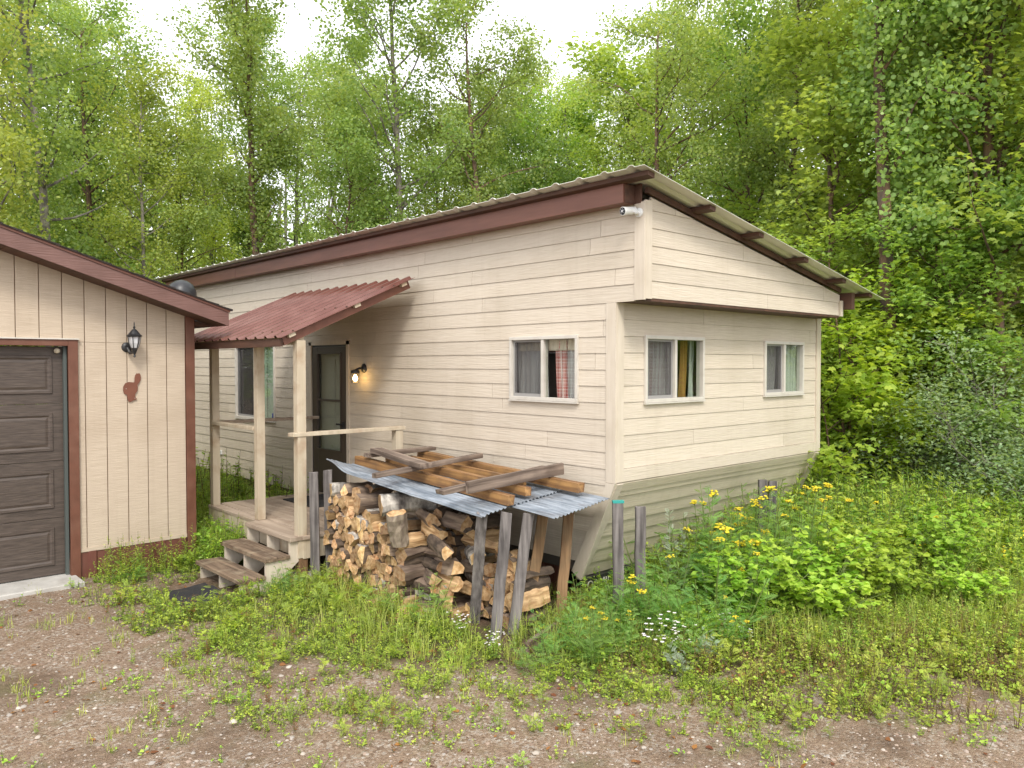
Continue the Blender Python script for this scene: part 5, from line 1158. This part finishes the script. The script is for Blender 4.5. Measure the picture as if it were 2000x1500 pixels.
def bramble(seed, H=.7, ns=16, spread=.38, ls=.050):
    rs = np.random.RandomState(seed); tb = MB(); lc = Cloud(); P = []; D = []
    for k in range(ns):
        a = rs.uniform(0, 6.28); h = H * rs.uniform(.55, 1.05); r = spread * rs.uniform(.3, 1.1); b = np.array([0, 0, -.03]) + rs.normal(0, .05, 3) * (1, 1, 0); top = np.array([r * math.cos(a), r * math.sin(a), h]); mid = b * .5 + top * .5 + np.array([-.1 * math.cos(a), -.1 * math.sin(a), .12 * h])
        pts = [b * (1 - t) ** 2 + 2 * mid * t * (1 - t) + top * t * t for t in np.linspace(0, 1, 6)]; tb.tube(pts, [.005, .0045, .004, .0035, .003, .002], 4, cap=False)
        for i in range(int(h / .021)):
            t = .2 + .8 * rs.rand(); p = b * (1 - t) ** 2 + 2 * mid * t * (1 - t) + top * t * t; aa = rs.uniform(0, 6.28); st_ = np.array([math.cos(aa) * .75, math.sin(aa) * .75, rs.uniform(.0, .6)]); st_ /= np.linalg.norm(st_); e_ = p + st_ * rs.uniform(.05, .10)
            tb.tube([p, e_], .0016, 3, cap=False)
            for q in (-.95, 0, .95):
                c_, s_ = math.cos(aa + q), math.sin(aa + q); P.append(e_); D.append((c_, s_, rs.uniform(-.45, .15)))
    P, D = map(np.array, (P, D)); lc.add(OVW, rot_from(D, rs.normal(0, .3, len(P))), ls * rs.uniform(.7, 1.25, len(P)), P, np.clip(.3 * rs.rand() + .7 * rs.rand(len(P)), 0, 1)); return tb, lc
def herb(seed, H=.5, ns=6, leaf=NAR, ls=.08, dens=.02, spread=.12, el=(.1, 1.0)):
    rs = np.random.RandomState(seed); tb = MB(); lc = Cloud(); P = []; D = []; S = []
    for k in range(ns):
        a = rs.uniform(0, 6.28); h = H * rs.uniform(.5, 1.1); r = spread * rs.rand(); b = np.array([r * math.cos(a) * .5, r * math.sin(a) * .5, -.02]); top = np.array([r * math.cos(a) * 1.6, r * math.sin(a) * 1.6, h])
        tb.tube([b, top], [.003, .0015], 3, cap=False)
        for i in range(int(h / dens)):
            t = .08 + .9 * rs.rand(); aa = rs.uniform(0, 6.28); e_ = rs.uniform(*el); P.append(b * (1 - t) + top * t); D.append((math.cos(aa) * math.cos(e_), math.sin(aa) * math.cos(e_), math.sin(e_))); S.append(ls * (1.2 - .6 * t) * rs.uniform(.7, 1.2))
    P, D, S = map(np.array, (P, D, S)); lc.add(leaf, rot_from(D, rs.normal(0, .4, len(P))), S, P, rs.rand(len(P))); return tb, lc
def as_template(tb, lc):
    """merge into one reusable template, stems first"""
    c = Cloud(); c.add_mb(tb, 0); ns = len(tb.f)
    V = np.concatenate([np.array(tb.v).reshape(-1, 3)] + lc.V); F = np.concatenate([np.array([i for f in tb.f for i in f], int)] + [f + len(tb.v) for f in lc.F]); C = np.concatenate([np.array([len(f) for f in tb.f], int)] + lc.C)
    mi = np.concatenate([np.zeros(ns, int), np.ones(len(C) - ns, int)]); va = np.concatenate([np.full(ns, .5)] + lc.A); return V, F, C, mi, va
def scatter(cl, T_, xs, ys, size, zoff=0.0, mats=(0, 1), seed=0, tilt=.15):
    rs = np.random.RandomState(seed); V, F, C, mi, va = T_; n = len(xs)
    if n == 0: return
    pos = np.array([(x, y, ground_z(x, y) + zoff) for x, y in zip(xs, ys)]); Rm = rotz(rs.uniform(0, 6.28, n), rs.normal(0, tilt, n)); size = np.asarray(size, float)[:, None] * np.ones((1, 3))
    W = np.einsum('nij,nkj->nki', Rm, V[None] * size[:, None, :]) + pos[:, None, :]
    cl.V.append(W.reshape(-1, 3)); cl.F.append((F[None] + (np.arange(n) * len(V))[:, None] + cl.n).ravel()); cl.C.append(np.tile(C, n))
    sh = rs.uniform(-.25, .25, n)[:, None]; cl.A.append(np.clip(va[None] + sh, 0, 1).ravel()); cl.Mi.append(np.tile(np.where(mi == 0, mats[0], mats[1]), n)); cl.n += n * len(V)

# individual plants: name, builder, (x, y), size, label
def plant(name, loc, rz, sc, parts, label, cat, group=None):
    x, y = loc; o = empty(name, (x, y, ground_z(x, y)), rz, label, cat, group); o.scale = (sc, sc, sc)
    for nm, me_ in parts:
        c = bpy.data.objects.new(nm, me_); col.objects.link(c); c.parent = o
    return o
def mbmesh(mb, m, nm, smooth=False):
    o = mb.build(nm, m, None, smooth=smooth); me_ = o.data; bpy.data.objects.remove(o); return me_
TAN = []
for s_, H_, fl_, ns_ in ((1, .85, .42, 11), (2, .65, .35, 9), (3, 1.05, .7, 8), (4, .5, .0, 8)):
    tb, lc, fm = tansy(100 + s_, H_, ns_, .30, fl_); P_ = [('stem', mbmesh(tb, M['stem'], 'stem')), ('foliage', lc.mesh('foliage', [M['tansy_leaf']]))]
    for f_ in fm: P_.append(('flower_head', mbmesh(f_, [M['yellow'], M['stem']], 'flower_head')))
    TAN.append(P_)
BRA = []
for s_, H_ in ((1, .75), (2, .6), (3, .45)):
    tb, lc = bramble(200 + s_, H_, 15); BRA.append([('stem', mbmesh(tb, M['stem'], 'stem')), ('foliage', lc.mesh('foliage', [M['bramble_leaf']]))])
tb, lc = herb(301, 1.05, 3, FR, .10, .018, .1, (.3, 1.1)); WOR = [('stem', mbmesh(tb, M['stem'], 'stem')), ('foliage', lc.mesh('foliage', [M['silver']]))]
tb, lc = herb(302, .4, 9, FR, .14, .03, .2, (.2, 1.0)); WOR2 = [('stem', mbmesh(tb, M['stem'], 'stem')), ('foliage', lc.mesh('foliage', [M['silver']]))]
def W_(px, py, z=0.0):
    """ground position seen at a picture point"""
    yaw = R(47.35); pt = R(-1.445); f = Vector((math.cos(yaw) * math.cos(pt), math.sin(yaw) * math.cos(pt), math.sin(pt))); r = Vector((math.sin(yaw), -math.cos(yaw), 0)); u = r.cross(f)
    d = r * ((px - 1000) / 1531) - u * ((py - 750) / 1531) + f; t = (z - 2.2) / d.z; return (d.x * t, d.y * t)
tans = [
 (5.08, 3.78, 0, .82, 'ferny tansy below the teal topped stake'), (5.55, 3.75, 1, .9, 'ferny tansy between the two near stakes and the bramble'), (5.95, 4.02, 0, .75, 'ferny tansy against the slanted front, first right of the near stakes'),
 (6.35, 4.05, 2, .74, 'tall single stemmed tansy in the middle of the slanted front'), (6.95, 3.95, 0, .98, 'big yellow flowering tansy left of the far stakes'), (7.45, 3.75, 2, .72, 'yellow flowering tansy right in front of the far stakes'),
 (8.0, 4.0, 0, .92, 'yellow flowering tansy right of the far stakes'), (8.35, 3.55, 2, .62, 'tansy with scattered yellow heads at the edge of the meadow'), (8.9, 3.75, 1, 1.0, 'outermost yellow tansy below the far bottom corner of the trailer'),
 (4.85, 3.92, 1, .72, 'low tansy with yellow heads right of the grey board'), (4.62, 3.72, 0, .45, 'small tansy with yellow heads in front of the grey board'), (4.85, 3.35, 1, .62, 'low flowering tansy at the edge of the gravel, below the teal stake'),
 (5.25, 3.25, 0, .50, 'small flowering tansy beside the white flowers'), (4.35, 3.78, 3, .62, 'leafy tansy without flowers left of the grey board'), (3.92, 5.42, 3, .85, 'fern like plant growing up in front of the woodpile'),
 (3.86, 5.85, 3, .55, 'fern like plant at the foot of the woodpile, left of the taller one'), (3.55, 6.9, 3, .62, 'fern like plant beside the concrete block'), (3.42, 7.05, 3, .5, 'fern like plant right of the lowest step'),
 (2.52, 8.55, 3, .5, 'fern like plant against the brown garage skirting'), (5.35, 4.05, 3, .8, 'ferny plant over the orange hitch leg'), (6.1, 3.6, 0, .6, 'tansy among the front brambles, left one'), (7.2, 3.3, 1, .7, 'tansy among the front brambles, right one'),
 (5.62, 4.08, 3, 1.35, 'tall ferny clump right behind the plain near stake'), (6.05, 3.85, 0, 1.05, 'tall flowering tansy between the wormwood and the middle of the slanted front'), (5.35, 3.5, 3, 1.3, 'tall ferny clump below the near stakes'), (5.7, 3.35, 0, .85, 'flowering tansy right of the white flowers'),
 (6.35, 3.72, 0, 1.0, 'tall flowering tansy in the thick of the brambles, left one'), (6.85, 3.55, 2, .9, 'tall flowering tansy in the thick of the brambles, right one'), (7.55, 3.45, 3, 1.15, 'big ferny clump without flowers before the far stakes'), (8.5, 3.0, 0, .8, 'flowering tansy at the right end of the brambles'), (6.5, 3.3, 3, .95, 'ferny clump without flowers in the front of the brambles'),
 (*W_(1090, 1285), 1, .62, 'low flowering tansy farthest left along the gravel, below the grey board'), (*W_(1160, 1300), 0, .55, 'low flowering tansy nearest the viewer, left of the white flowers'), (*W_(1225, 1270), 3, .7, 'leafy flowerless tansy behind the white flowers'),
 (*W_(1160, 1245), 1, .78, 'leafy tansy filling the gap right of the grey board'), (*W_(1050, 1310), 3, .5, 'small fern like plant at the gravel edge below the leaning stakes'), (6.6, 3.9, 0, .95, 'bushy tansy before the slanted front, left of the big flowering one'), (8.6, 4.3, 2, .6, 'tansy under the far end of the slanted front'), (5.15, 4.0, 3, .9, 'ferny plant wrapped around the foot of the teal topped stake')]
for i, (x, y, v, sc, lab) in enumerate(tans): plant('tansy_plant' if v != 3 else 'fern_plant', (x, y), i * 1.7, sc * (1.2 if x > 5.4 and y > 3.5 else 1), TAN[v], lab, 'plant', 'feathery plants by the trailer')
bras = [(5.75, 3.45, 1, .9, 'yellow green bramble right of the white flowers'), (6.15, 3.35, 0, .85, 'second yellow green bramble along the gravel edge'), (6.55, 3.1, 1, .95, 'third yellow green bramble along the gravel edge'), (6.9, 2.95, 0, .75, 'fourth yellow green bramble, before the dry grass'),
        (7.3, 3.2, 1, 1.05, 'bramble at the right end of the thick growth'), (8.0, 2.6, 0, .85, 'bramble standing alone in the dry growth at right'), (8.9, 3.0, 1, 1.0, 'bramble in the meadow right of the yellow flowers'), (7.6, 2.3, 2, .8, 'small orange tipped bramble at the far right gravel edge'), (7.75, 3.2, 0, .8, 'bramble merging with the meadow'),
        (5.95, 3.75, 0, .75, 'bramble with upright shoots beside the near grey stake'), (7.2, 2.75, 2, .9, 'low bramble with orange tips near the dry grass'), (8.3, 3.1, 1, .9, 'bramble at the meadow edge under the trailer corner'), (6.25, 2.95, 2, .9, 'low bramble on the gravel edge'), (3.12, 8.66, 2, .42, 'small bushy plant at the garage corner post')]
for i, (x, y, v, sc, lab) in enumerate(bras): plant('bramble_bush', (x, y), i * 1.3, sc * 1.2, BRA[v], lab, 'bush', 'bramble bushes by the trailer')
plant('wormwood_plant', (5.85, 4.12), .3, .98, WOR, 'tall silvery wormwood standing against the slanted siding', 'plant', 'silvery wormwoods'); plant('wormwood_plant', W_(1385, 1300), .3, .62, WOR2, 'low silvery wormwood at the gravel edge by the white flowers', 'plant', 'silvery wormwoods')
plant('wormwood_plant', W_(1325, 1318), 1.3, .5, WOR2, 'smallest silvery wormwood, nearest the viewer', 'plant', 'silvery wormwoods')
# white flowers
tb, lc = herb(401, .42, 9, OV, .06, .05, .14); rs = np.random.RandomState(5); WF = [('stem', mbmesh(tb, M['stem'], 'stem')), ('foliage', lc.mesh('foliage', [M['meadow_green']]))]
for k in range(26):
    fw_ = MB(); q = Vector((rs.normal(0, .08), rs.normal(0, .08), .42 * rs.uniform(.55, 1.05)))
    for j in range(5):
        a = j * 1.257; d = Vector((math.cos(a), math.sin(a), .2)); s_ = Vector((-math.sin(a), math.cos(a), 0)); fw_.poly([q, q + d * .012 + s_ * .008, q + d * .02, q + d * .012 - s_ * .008])
    WF.append(('blossom', mbmesh(fw_, M['white_petal'], 'blossom')))
for i, (px, py, sc, lab) in enumerate(((1285, 1300, .85, 'white flowering plant with the most blossoms, beside the low wormwood'), (1330, 1290, .62, 'white flowering plant right of the fullest one'), (1420, 1262, .6, 'white flowering plant at the gravel edge before the brambles'), (1455, 1268, .45, 'rightmost small white flowering plant at the gravel edge'), (900, 1255, .55, 'white flowering plant in front of the first leaning stakes'), (962, 1290, .5, 'white flowering plant in the grass below the leaning stakes'))):
    plant('white_flower_plant', W_(px, py), i, sc, WF, lab, 'plant', 'white flowering plants')
plant('broad_leaf_weed', W_(395, 1085), 0, .9, [('stem', WF[0][1]), ('foliage', BRA[2][1][1])], 'leafy weed growing beside the lowest step by the garage corner', 'plant', 'weeds by the steps')
tb, lc = herb(405, .75, 1, NAR, .16, .018, .02, (.3, 1.1)); plant('tall_weed', (4.35, 10.6), 0, 1.15, [('stem', mbmesh(tb, M['stem'], 'stem')), ('foliage', lc.mesh('foliage', [M['meadow_green']]))], 'tall leafy weed standing behind the deck between the porch posts', 'plant')

# ---- undergrowth (stuff)
def pts_in(n, x0, x1, y0, y1, f, seed):
    rs = np.random.RandomState(seed); x = rs.uniform(x0, x1, n); y = rs.uniform(y0, y1, n); u = rs.rand(n)
    k = np.array([u[i] < f(x[i], y[i]) for i in range(n)]); return x[k], y[k]
def blocked(x, y, mrg=0.0):
    if x > 5.30 - mrg and x < 9.1 and y > 4.75 - mrg and y < 14.3: return True
    if y > 8.87 - mrg and x < 3.38 + mrg: return True
    if 3.75 < x < 5.3 and 7.2 < y < 9.7: return True
    if 3.1 < x < 3.8 and 7.2 < y < 8.35: return True
    if 2.55 < x < 3.12 and 7.1 < y < 8.05: return True
    if 4.0 < x < 5.2 and 4.7 < y < 7.15: return True
    return False
H1 = [as_template(*herb(500 + i, .5, 4, NAR, .07, .022, .08)) for i in range(3)]
H2 = [as_template(*herb(510 + i, .42, 6, OV, .05, .018, .12, (-.1, .8))) for i in range(3)]
H3 = [as_template(*herb(520 + i, .14, 5, OVW, .035, .03, .08, (-.1, .6))) for i in range(3)]
H4 = [as_template(*herb(530 + i, .30, 3, FR, .12, .04, .08, (.1, .9))) for i in range(2)]
# meadow right of the trailer
def meadow(x, y):
    if blocked(x, y): return 0
    s_ = .68 * x + .735 * y; rgt = .735 * x - .68 * y
    v = sstep(5.7, 6.6, s_ + .3 * mnoise.noise(Vector((x, y, 2)))) * sstep(.8, 1.6, rgt)
    low = sstep(3.6, 4.6, rgt) * (1 - sstep(6.8, 8.0, s_))
    return v * (1 - .75 * low)
mats_ = [M['stem'], M['meadow_leaf'], M['meadow_green'], M['dry_leaf'], M['yellow'], M['dry_red']]
cl = Cloud()
for i, (T_, n, mi, s0, s1) in enumerate(((H1[0], 5200, 1, .7, 1.4), (H1[1], 4500, 1, .6, 1.3), (H2[0], 6000, 1, .8, 1.6), (H2[1], 2200, 2, .8, 1.5), (H1[2], 1500, 2, .8, 1.4), (H4[0], 1600, 2, .9, 1.6), (H1[0], 2600, 3, .5, 1.1), (H2[2], 900, 5, .4, .8))):
    x, y = pts_in(n, 5.0, 17, -1.5, 11, meadow, 600 + i); rs = np.random.RandomState(i)
    hs2 = np.array([.5 + .95 * sstep(6.4, 9.2, .68 * a + .735 * b) for a, b in zip(x, y)]); scatter(cl, T_, x, y, rs.uniform(s0, s1, len(x)) * hs2, mats=(0, mi), seed=i)
x, y = pts_in(500, 8, 15, 1, 7, meadow, 650); q = np.array([(a, b, ground_z(a, b) + .45) for a, b in zip(x, y)]); rs = np.random.RandomState(3)
y2 = np.repeat(q[rs.rand(len(q)) < .16], 12, 0) ; y2 = y2 + rs.normal(0, .035, y2.shape); cl.add(leaf_t('round'), rot_from(rs.normal(0, 1, (len(y2), 3)), rs.uniform(0, 6, len(y2))), np.full(len(y2), .022), y2, rs.rand(len(y2)), 4)
tag(cl.obj('meadow', mats_), 'tall mixed yellow green meadow growth right of the trailer', 'meadow', kind='stuff')
# dry sparse herbs on the right gravel edge
cl = Cloud()
def dryz(x, y):
    if blocked(x, y): return 0
    s_ = .68 * x + .735 * y; rgt = .735 * x - .68 * y
    return sstep(4.5, 5.9, s_ + .45 * mnoise.noise(Vector((x * 1.5, y * 1.5, 2)))) * (1 - sstep(8.0, 9.0, s_)) * sstep(.2, 1.4, rgt) * (.35 + .65 * (mnoise.noise(Vector((x * 2.2, y * 2.2, 9))) > -.1))
for i, (T_, n, mi, s0, s1) in enumerate(((H3[0], 9500, 1, .5, 1.3), (H3[1], 7000, 2, .5, 1.1), (H2[0], 1300, 2, .35, .7), (H4[0], 700, 2, .4, .9), (H1[0], 3000, 3, .25, .6), (H3[2], 1500, 4, .5, 1.1), (H1[1], 1300, 1, .2, .5))):
    x, y = pts_in(n, 4.2, 12, -1.5, 5, dryz, 700 + i); rs = np.random.RandomState(i); scatter(cl, T_, x, y, rs.uniform(s0, s1, len(x)), mats=(0, mi), seed=i + 20)
tag(cl.obj('ground_cover', [M['stem_brown'], M['bramble_leaf'], M['meadow_leaf'], M['dry_leaf'], M['dry_red']]), 'low dry herbs creeping over the gravel at the right', 'ground cover', kind='stuff')
# green verge in front of the woodpile and under the trailer front
cl = Cloud()
def verge(x, y):
    if blocked(x, y): return 0
    if y > 7.8 and x < 3.35: return .06
    s_ = .68 * x + .735 * y; rgt = .735 * x - .68 * y
    f = sstep(4.2, 5.3, s_ + .5 * mnoise.noise(Vector((x * 1.3, y * 1.3, 4)))) * sstep(-3.4 - max(0, s_ - 5.8), -1.3 - max(0, s_ - 5.8), rgt + .4 * mnoise.noise(Vector((x, y, 7)))) * (1 - sstep(2.4, 3.2, rgt))
    f *= .24 + .76 * sstep(-.1, .3, mnoise.noise(Vector((x * 2.1, y * 2.1, 1))))
    return f
for i, (T_, n, mi, s0, s1) in enumerate(((H3[0], 13500, 1, .45, 1.2), (H3[1], 7000, 2, .4, 1.1), (H2[0], 1100, 1, .25, .6), (H4[0], 1500, 2, .3, 1.0), (H4[1], 1300, 1, .3, 1.0), (H2[1], 500, 2, .25, .6), (H1[1], 1400, 3, .2, .6), (H3[2], 350, 3, .5, 1.0))):
    x, y = pts_in(n, 2.0, 8.5, 1.5, 8.5, verge, 800 + i); rs = np.random.RandomState(i)
    g = np.array([.55 + .45 * sstep(5.8, 6.6, .68 * a + .735 * b) for a, b in zip(x, y)]); scatter(cl, T_, x, y, rs.uniform(s0, s1, len(x)) * g, mats=(0, mi), seed=i + 40)
tag(cl.obj('weeds', [M['stem'], M['bramble_leaf'], M['meadow_green'], M['dry_red']]), 'low green weeds in front of the woodpile', 'weeds', kind='stuff')
# lush growth between garage and trailer, and beneath the trailer front
cl = Cloud()
lush = lambda x, y: 0 if blocked(x, y) else (1.0 if (3.36 < x < 5.3 and 8.4 < y < 14) else (.5 if 3.3 < x < 3.8 and 8.36 < y < 8.85 else 0))
for i, (T_, n, mi) in enumerate(((H2[0], 1500, 2), (H2[1], 1500, 1), (H1[0], 900, 1), (H3[0], 2500, 2))):
    x, y = pts_in(n, 2.9, 5.3, 8.3, 14, lush, 900 + i); rs = np.random.RandomState(i); scatter(cl, T_, x, y, rs.uniform(.5, 1.05, len(x)), mats=(0, mi), seed=i + 60)
low2 = lambda x, y: .9 if (5.0 < x < 9.0 and 3.3 < y < 4.75) else 0
for i, (T_, n, mi) in enumerate(((H2[0], 500, 1), (H4[0], 450, 2), (H2[2], 400, 2), (H3[0], 1500, 1))):
    x, y = pts_in(n, 5, 9, 3.2, 4.8, low2, 950 + i); rs = np.random.RandomState(i); scatter(cl, T_, x, y, rs.uniform(.5, .95, len(x)), mats=(0, mi), seed=i + 80)
tag(cl.obj('undergrowth', [M['stem'], M['bramble_leaf'], M['meadow_green']]), 'lush undergrowth beside the porch and under the slanted trailer front', 'undergrowth', kind='stuff')
# wood floor
cl = Cloud()
wf = lambda x, y: 0 if blocked(x, y) else sstep(10.0, 11.5, math.hypot(x, y))
for i, (T_, n, mi, s0, s1) in enumerate(((H2[0], 5000, 1, .9, 2.0), (H2[1], 4000, 1, .9, 2.2), (H1[0], 2500, 1, 1.0, 1.8))):
    x, y = pts_in(n, 3, 30, -4, 32, wf, 970 + i); rs = np.random.RandomState(i); scatter(cl, T_, x, y, rs.uniform(s0, s1, len(x)), mats=(0, mi), seed=i + 90)
tag(cl.obj('forest_floor_plants', [M['stem_brown'], M['meadow_green']]), 'green plants covering the floor of the wood', 'undergrowth', kind='stuff')
# grass
cl = Cloud(); rs = np.random.RandomState(1000)
def grassf(x, y):
    if blocked(x, y): return 0
    s_ = .68 * x + .735 * y; n1 = mnoise.noise(Vector((x * 1.6, y * 1.6, 11))); g = veg(x, y)
    sparse = .10 * (n1 > .0) + .4 * (n1 > .24) + .02
    if 3.36 < x < 5.3 and y > 8.4: return 1
    return min(1, max(sparse * (0.3 + .7 * (s_ > 4.6)), g * (.4 + .6 * (n1 > -.2))))
tx, ty = pts_in(22000, -.5, 12, -.5, 14, grassf, 1001); nb = 7
bx_ = np.repeat(tx, nb) + rs.normal(0, .018, len(tx) * nb); by_ = np.repeat(ty, nb) + rs.normal(0, .018, len(tx) * nb)
hh = np.repeat(np.array([.06 + .15 * veg(a, b) + (.16 if (3.36 < a < 5.3 and b > 8.4) else 0) for a, b in zip(tx, ty)]), nb) * rs.uniform(.5, 1.5, len(bx_))
pz = np.array([ground_z(a, b) for a, b in zip(bx_, by_)]); pos = np.stack([bx_, by_, pz - .005], 1)
sz = np.stack([hh * rs.uniform(.5, 1.6, len(hh)), np.full(len(hh), .045) + 0 * hh, hh], 1); cl.add(BL, rotz(rs.uniform(0, 6.28, len(hh)), rs.normal(0, .2, len(hh))), sz, pos, rs.rand(len(hh)))
tag(cl.obj('grass', [M['grass']]), 'thin grass growing through the gravel and around the trailer', 'grass', kind='stuff')
# little gravel weeds
cl = Cloud()
gw = lambda x, y: 0 if blocked(x, y) or veg(x, y) > .6 else .10 + .9 * (mnoise.noise(Vector((x * 1.3, y * 1.3, 31))) > .12)
for i, (T_, n, mi, s0, s1) in enumerate(((H3[0], 1500, 1, .3, .8), (H3[2], 1000, 2, .3, .8), (H1[2], 260, 1, .15, .4), (H4[1], 120, 1, .25, .6))):
    x, y = pts_in(n, .3, 7, 0, 9, gw, 1100 + i); rs = np.random.RandomState(i); scatter(cl, T_, x, y, rs.uniform(s0, s1, len(x)), mats=(0, mi), seed=i + 120)
sk = lambda x, y: 1 if (2.2 < x < 3.3 and 8.45 < y < 8.86) else 0
for i, (T_, n, mi, s0, s1) in enumerate(((H1[0], 26, 2, .4, 1.0), (H2[1], 22, 1, .25, .6))):
    x, y = pts_in(n * 8, .9, 3.4, 8.3, 8.9, sk, 1150 + i); rs = np.random.RandomState(i); x, y = x[:n], y[:n]; scatter(cl, T_, x, y, rs.uniform(s0, s1, len(x)), mats=(0, mi), seed=i + 140)
tag(cl.obj('gravel_weeds', [M['stem'], M['bramble_leaf'], M['meadow_leaf']]), 'small weeds scattered over the gravel drive and along the garage', 'weeds', kind='stuff')
# pebbles
bm_ = [(1, 0, 0), (-1, 0, 0), (0, 1, 0), (0, -1, 0), (0, 0, 1), (0, 0, -1)]
s3 = .62
Vp = [(.9, .3, 0), (.2, .95, .1), (-.7, .6, -.05), (-.95, -.2, .05), (-.3, -.9, 0), (.6, -.75, .05), (.35, .2, .75), (-.4, .1, .8), (-.05, -.45, .7)]
Fp = [(0, 1, 6), (1, 2, 7, 6), (2, 3, 7), (3, 4, 8, 7), (4, 5, 8), (5, 0, 6, 8), (6, 7, 8)]
PT = (np.array(Vp), np.array([i for f in Fp for i in f]), np.array([len(f) for f in Fp]))
cl = Cloud(); rs = np.random.RandomState(1200)
pf = lambda x, y: 0 if blocked(x, y) else max(.04, 1 - veg(x, y) * 1.1) * (1.0 if math.hypot(x, y) < 7 else .5)
x, y = pts_in(42000, .0, 9, -.5, 9, pf, 1201); pos = np.array([(a, b, ground_z(a, b) - .001) for a, b in zip(x, y)]); r = np.clip(rs.lognormal(-5.05, .45, len(x)), .003, .028)
sz = np.stack([r * rs.uniform(.8, 1.4, len(r)), r, r * rs.uniform(.4, .9, len(r))], 1); cl.add(PT, rotz(rs.uniform(0, 6.28, len(r)), rs.normal(0, .3, len(r))), sz, pos, rs.rand(len(r)))
def pebmat():
    m, nt, N, L = _new('gravel_stones'); out = N.new('ShaderNodeOutputMaterial'); b = N.new('ShaderNodeBsdfPrincipled'); b.inputs['Roughness'].default_value = .8; L.new(b.outputs[0], out.inputs[0])
    at = N.new('ShaderNodeAttribute'); at.attribute_name = 'var'; r = N.new('ShaderNodeValToRGB'); el = r.color_ramp.elements
    for c in range(4): el.new(.5)
    for e_, (p, c) in zip(el, ((0, (.13, .085, .06)), (.25, (.27, .19, .14)), (.5, (.36, .27, .21)), (.75, (.30, .27, .24)), (.94, (.42, .36, .30)), (1, (.54, .48, .42)))): e_.position = p; e_.color = (*c, 1)
    L.new(at.outputs['Fac'], r.inputs[0]); L.new(r.outputs[0], b.inputs['Base Color']); return m
tag(cl.obj('gravel', [pebmat()]), 'loose stones lying on the gravel drive', 'gravel', kind='stuff')
# fallen leaves and bark crumbs
cl = Cloud(); x, y = pts_in(2600, 1, 8, 0, 9, lambda a, b: 0 if blocked(a, b) else .3 + .7 * (3.4 < a < 4.2), 1300); rs = np.random.RandomState(4)
pos = np.array([(a, b, ground_z(a, b) + .008) for a, b in zip(x, y)]); d = rs.normal(0, 1, (len(x), 3)); d[:, 2] *= .15; cl.add(leaf_t('ovate'), rot_from(d, rs.normal(0, .3, len(x))), rs.uniform(.02, .055, len(x)), pos, rs.rand(len(x)))
tag(cl.obj('leaf_litter', [M['dry_red']]), 'brown fallen leaves and bark crumbs on the ground', 'litter', kind='stuff')
# ================================================================== LIGHT, SKY, CAMERA
w = bpy.data.worlds.new('World'); scene.world = w; w.use_nodes = True
nt = w.node_tree; N, L = nt.nodes, nt.links; bg = N['Background']
sky = N.new('ShaderNodeTexSky'); sky.sky_type = 'NISHITA'; sky.sun_disc = False; sky.sun_elevation = R(48); sky.sun_rotation = R(SUNAZ); sky.air_density = 1.0; sky.dust_density = 3.0; sky.altitude = 300
hs_ = N.new('ShaderNodeHueSaturation'); hs_.inputs['Saturation'].default_value = .22; hs_.inputs['Value'].default_value = 1.0
L.new(sky.outputs[0], hs_.inputs['Color'])
# bright even cloud deck over the sky
mx = N.new('ShaderNodeMix'); mx.data_type = 'RGBA'; mx.inputs[0].default_value = .75; L.new(hs_.outputs[0], mx.inputs[6]); mx.inputs[7].default_value = (11.0, 11.2, 11.6, 1)
L.new(mx.outputs[2], bg.inputs[0]); bg.inputs[1].default_value = .15
sd = bpy.data.lights.new('sun', 'SUN'); sd.energy = 2.0; sd.angle = R(14); sd.color = (1, .95, .86)
so = bpy.data.objects.new('sun', sd); col.objects.link(so)
dv = Vector((math.sin(R(SUNAZ)) * math.cos(R(48)), math.cos(R(SUNAZ)) * math.cos(R(48)), math.sin(R(48))))
so.rotation_euler = dv.to_track_quat('Z', 'Y').to_euler(); so.location = dv * 40
cd = bpy.data.cameras.new('camera'); co = bpy.data.objects.new('camera', cd); col.objects.link(co); scene.camera = co
cd.sensor_width = 36; cd.lens = 1531 / 2000 * 36; cd.clip_end = 500; cd.clip_start = .05
co.location = (0, 0, 2.2); co.rotation_euler = (R(90 - 1.445), 0, R(47.35 - 90))
scene.view_settings.view_transform = 'Standard'; scene.view_settings.look = 'None'; scene.view_settings.gamma = 1; scene.view_settings.exposure = EXPO
scene.cycles.max_bounces = 6; scene.cycles.transparent_max_bounces = 10; scene.cycles.use_denoising = True; scene.cycles.denoising_prefilter = 'ACCURATE'; scene.cycles.denoising_input_passes = 'RGB_ALBEDO_NORMAL'
scene.cycles.diffuse_bounces = 3; scene.cycles.caustics_reflective = False; scene.cycles.caustics_refractive = False
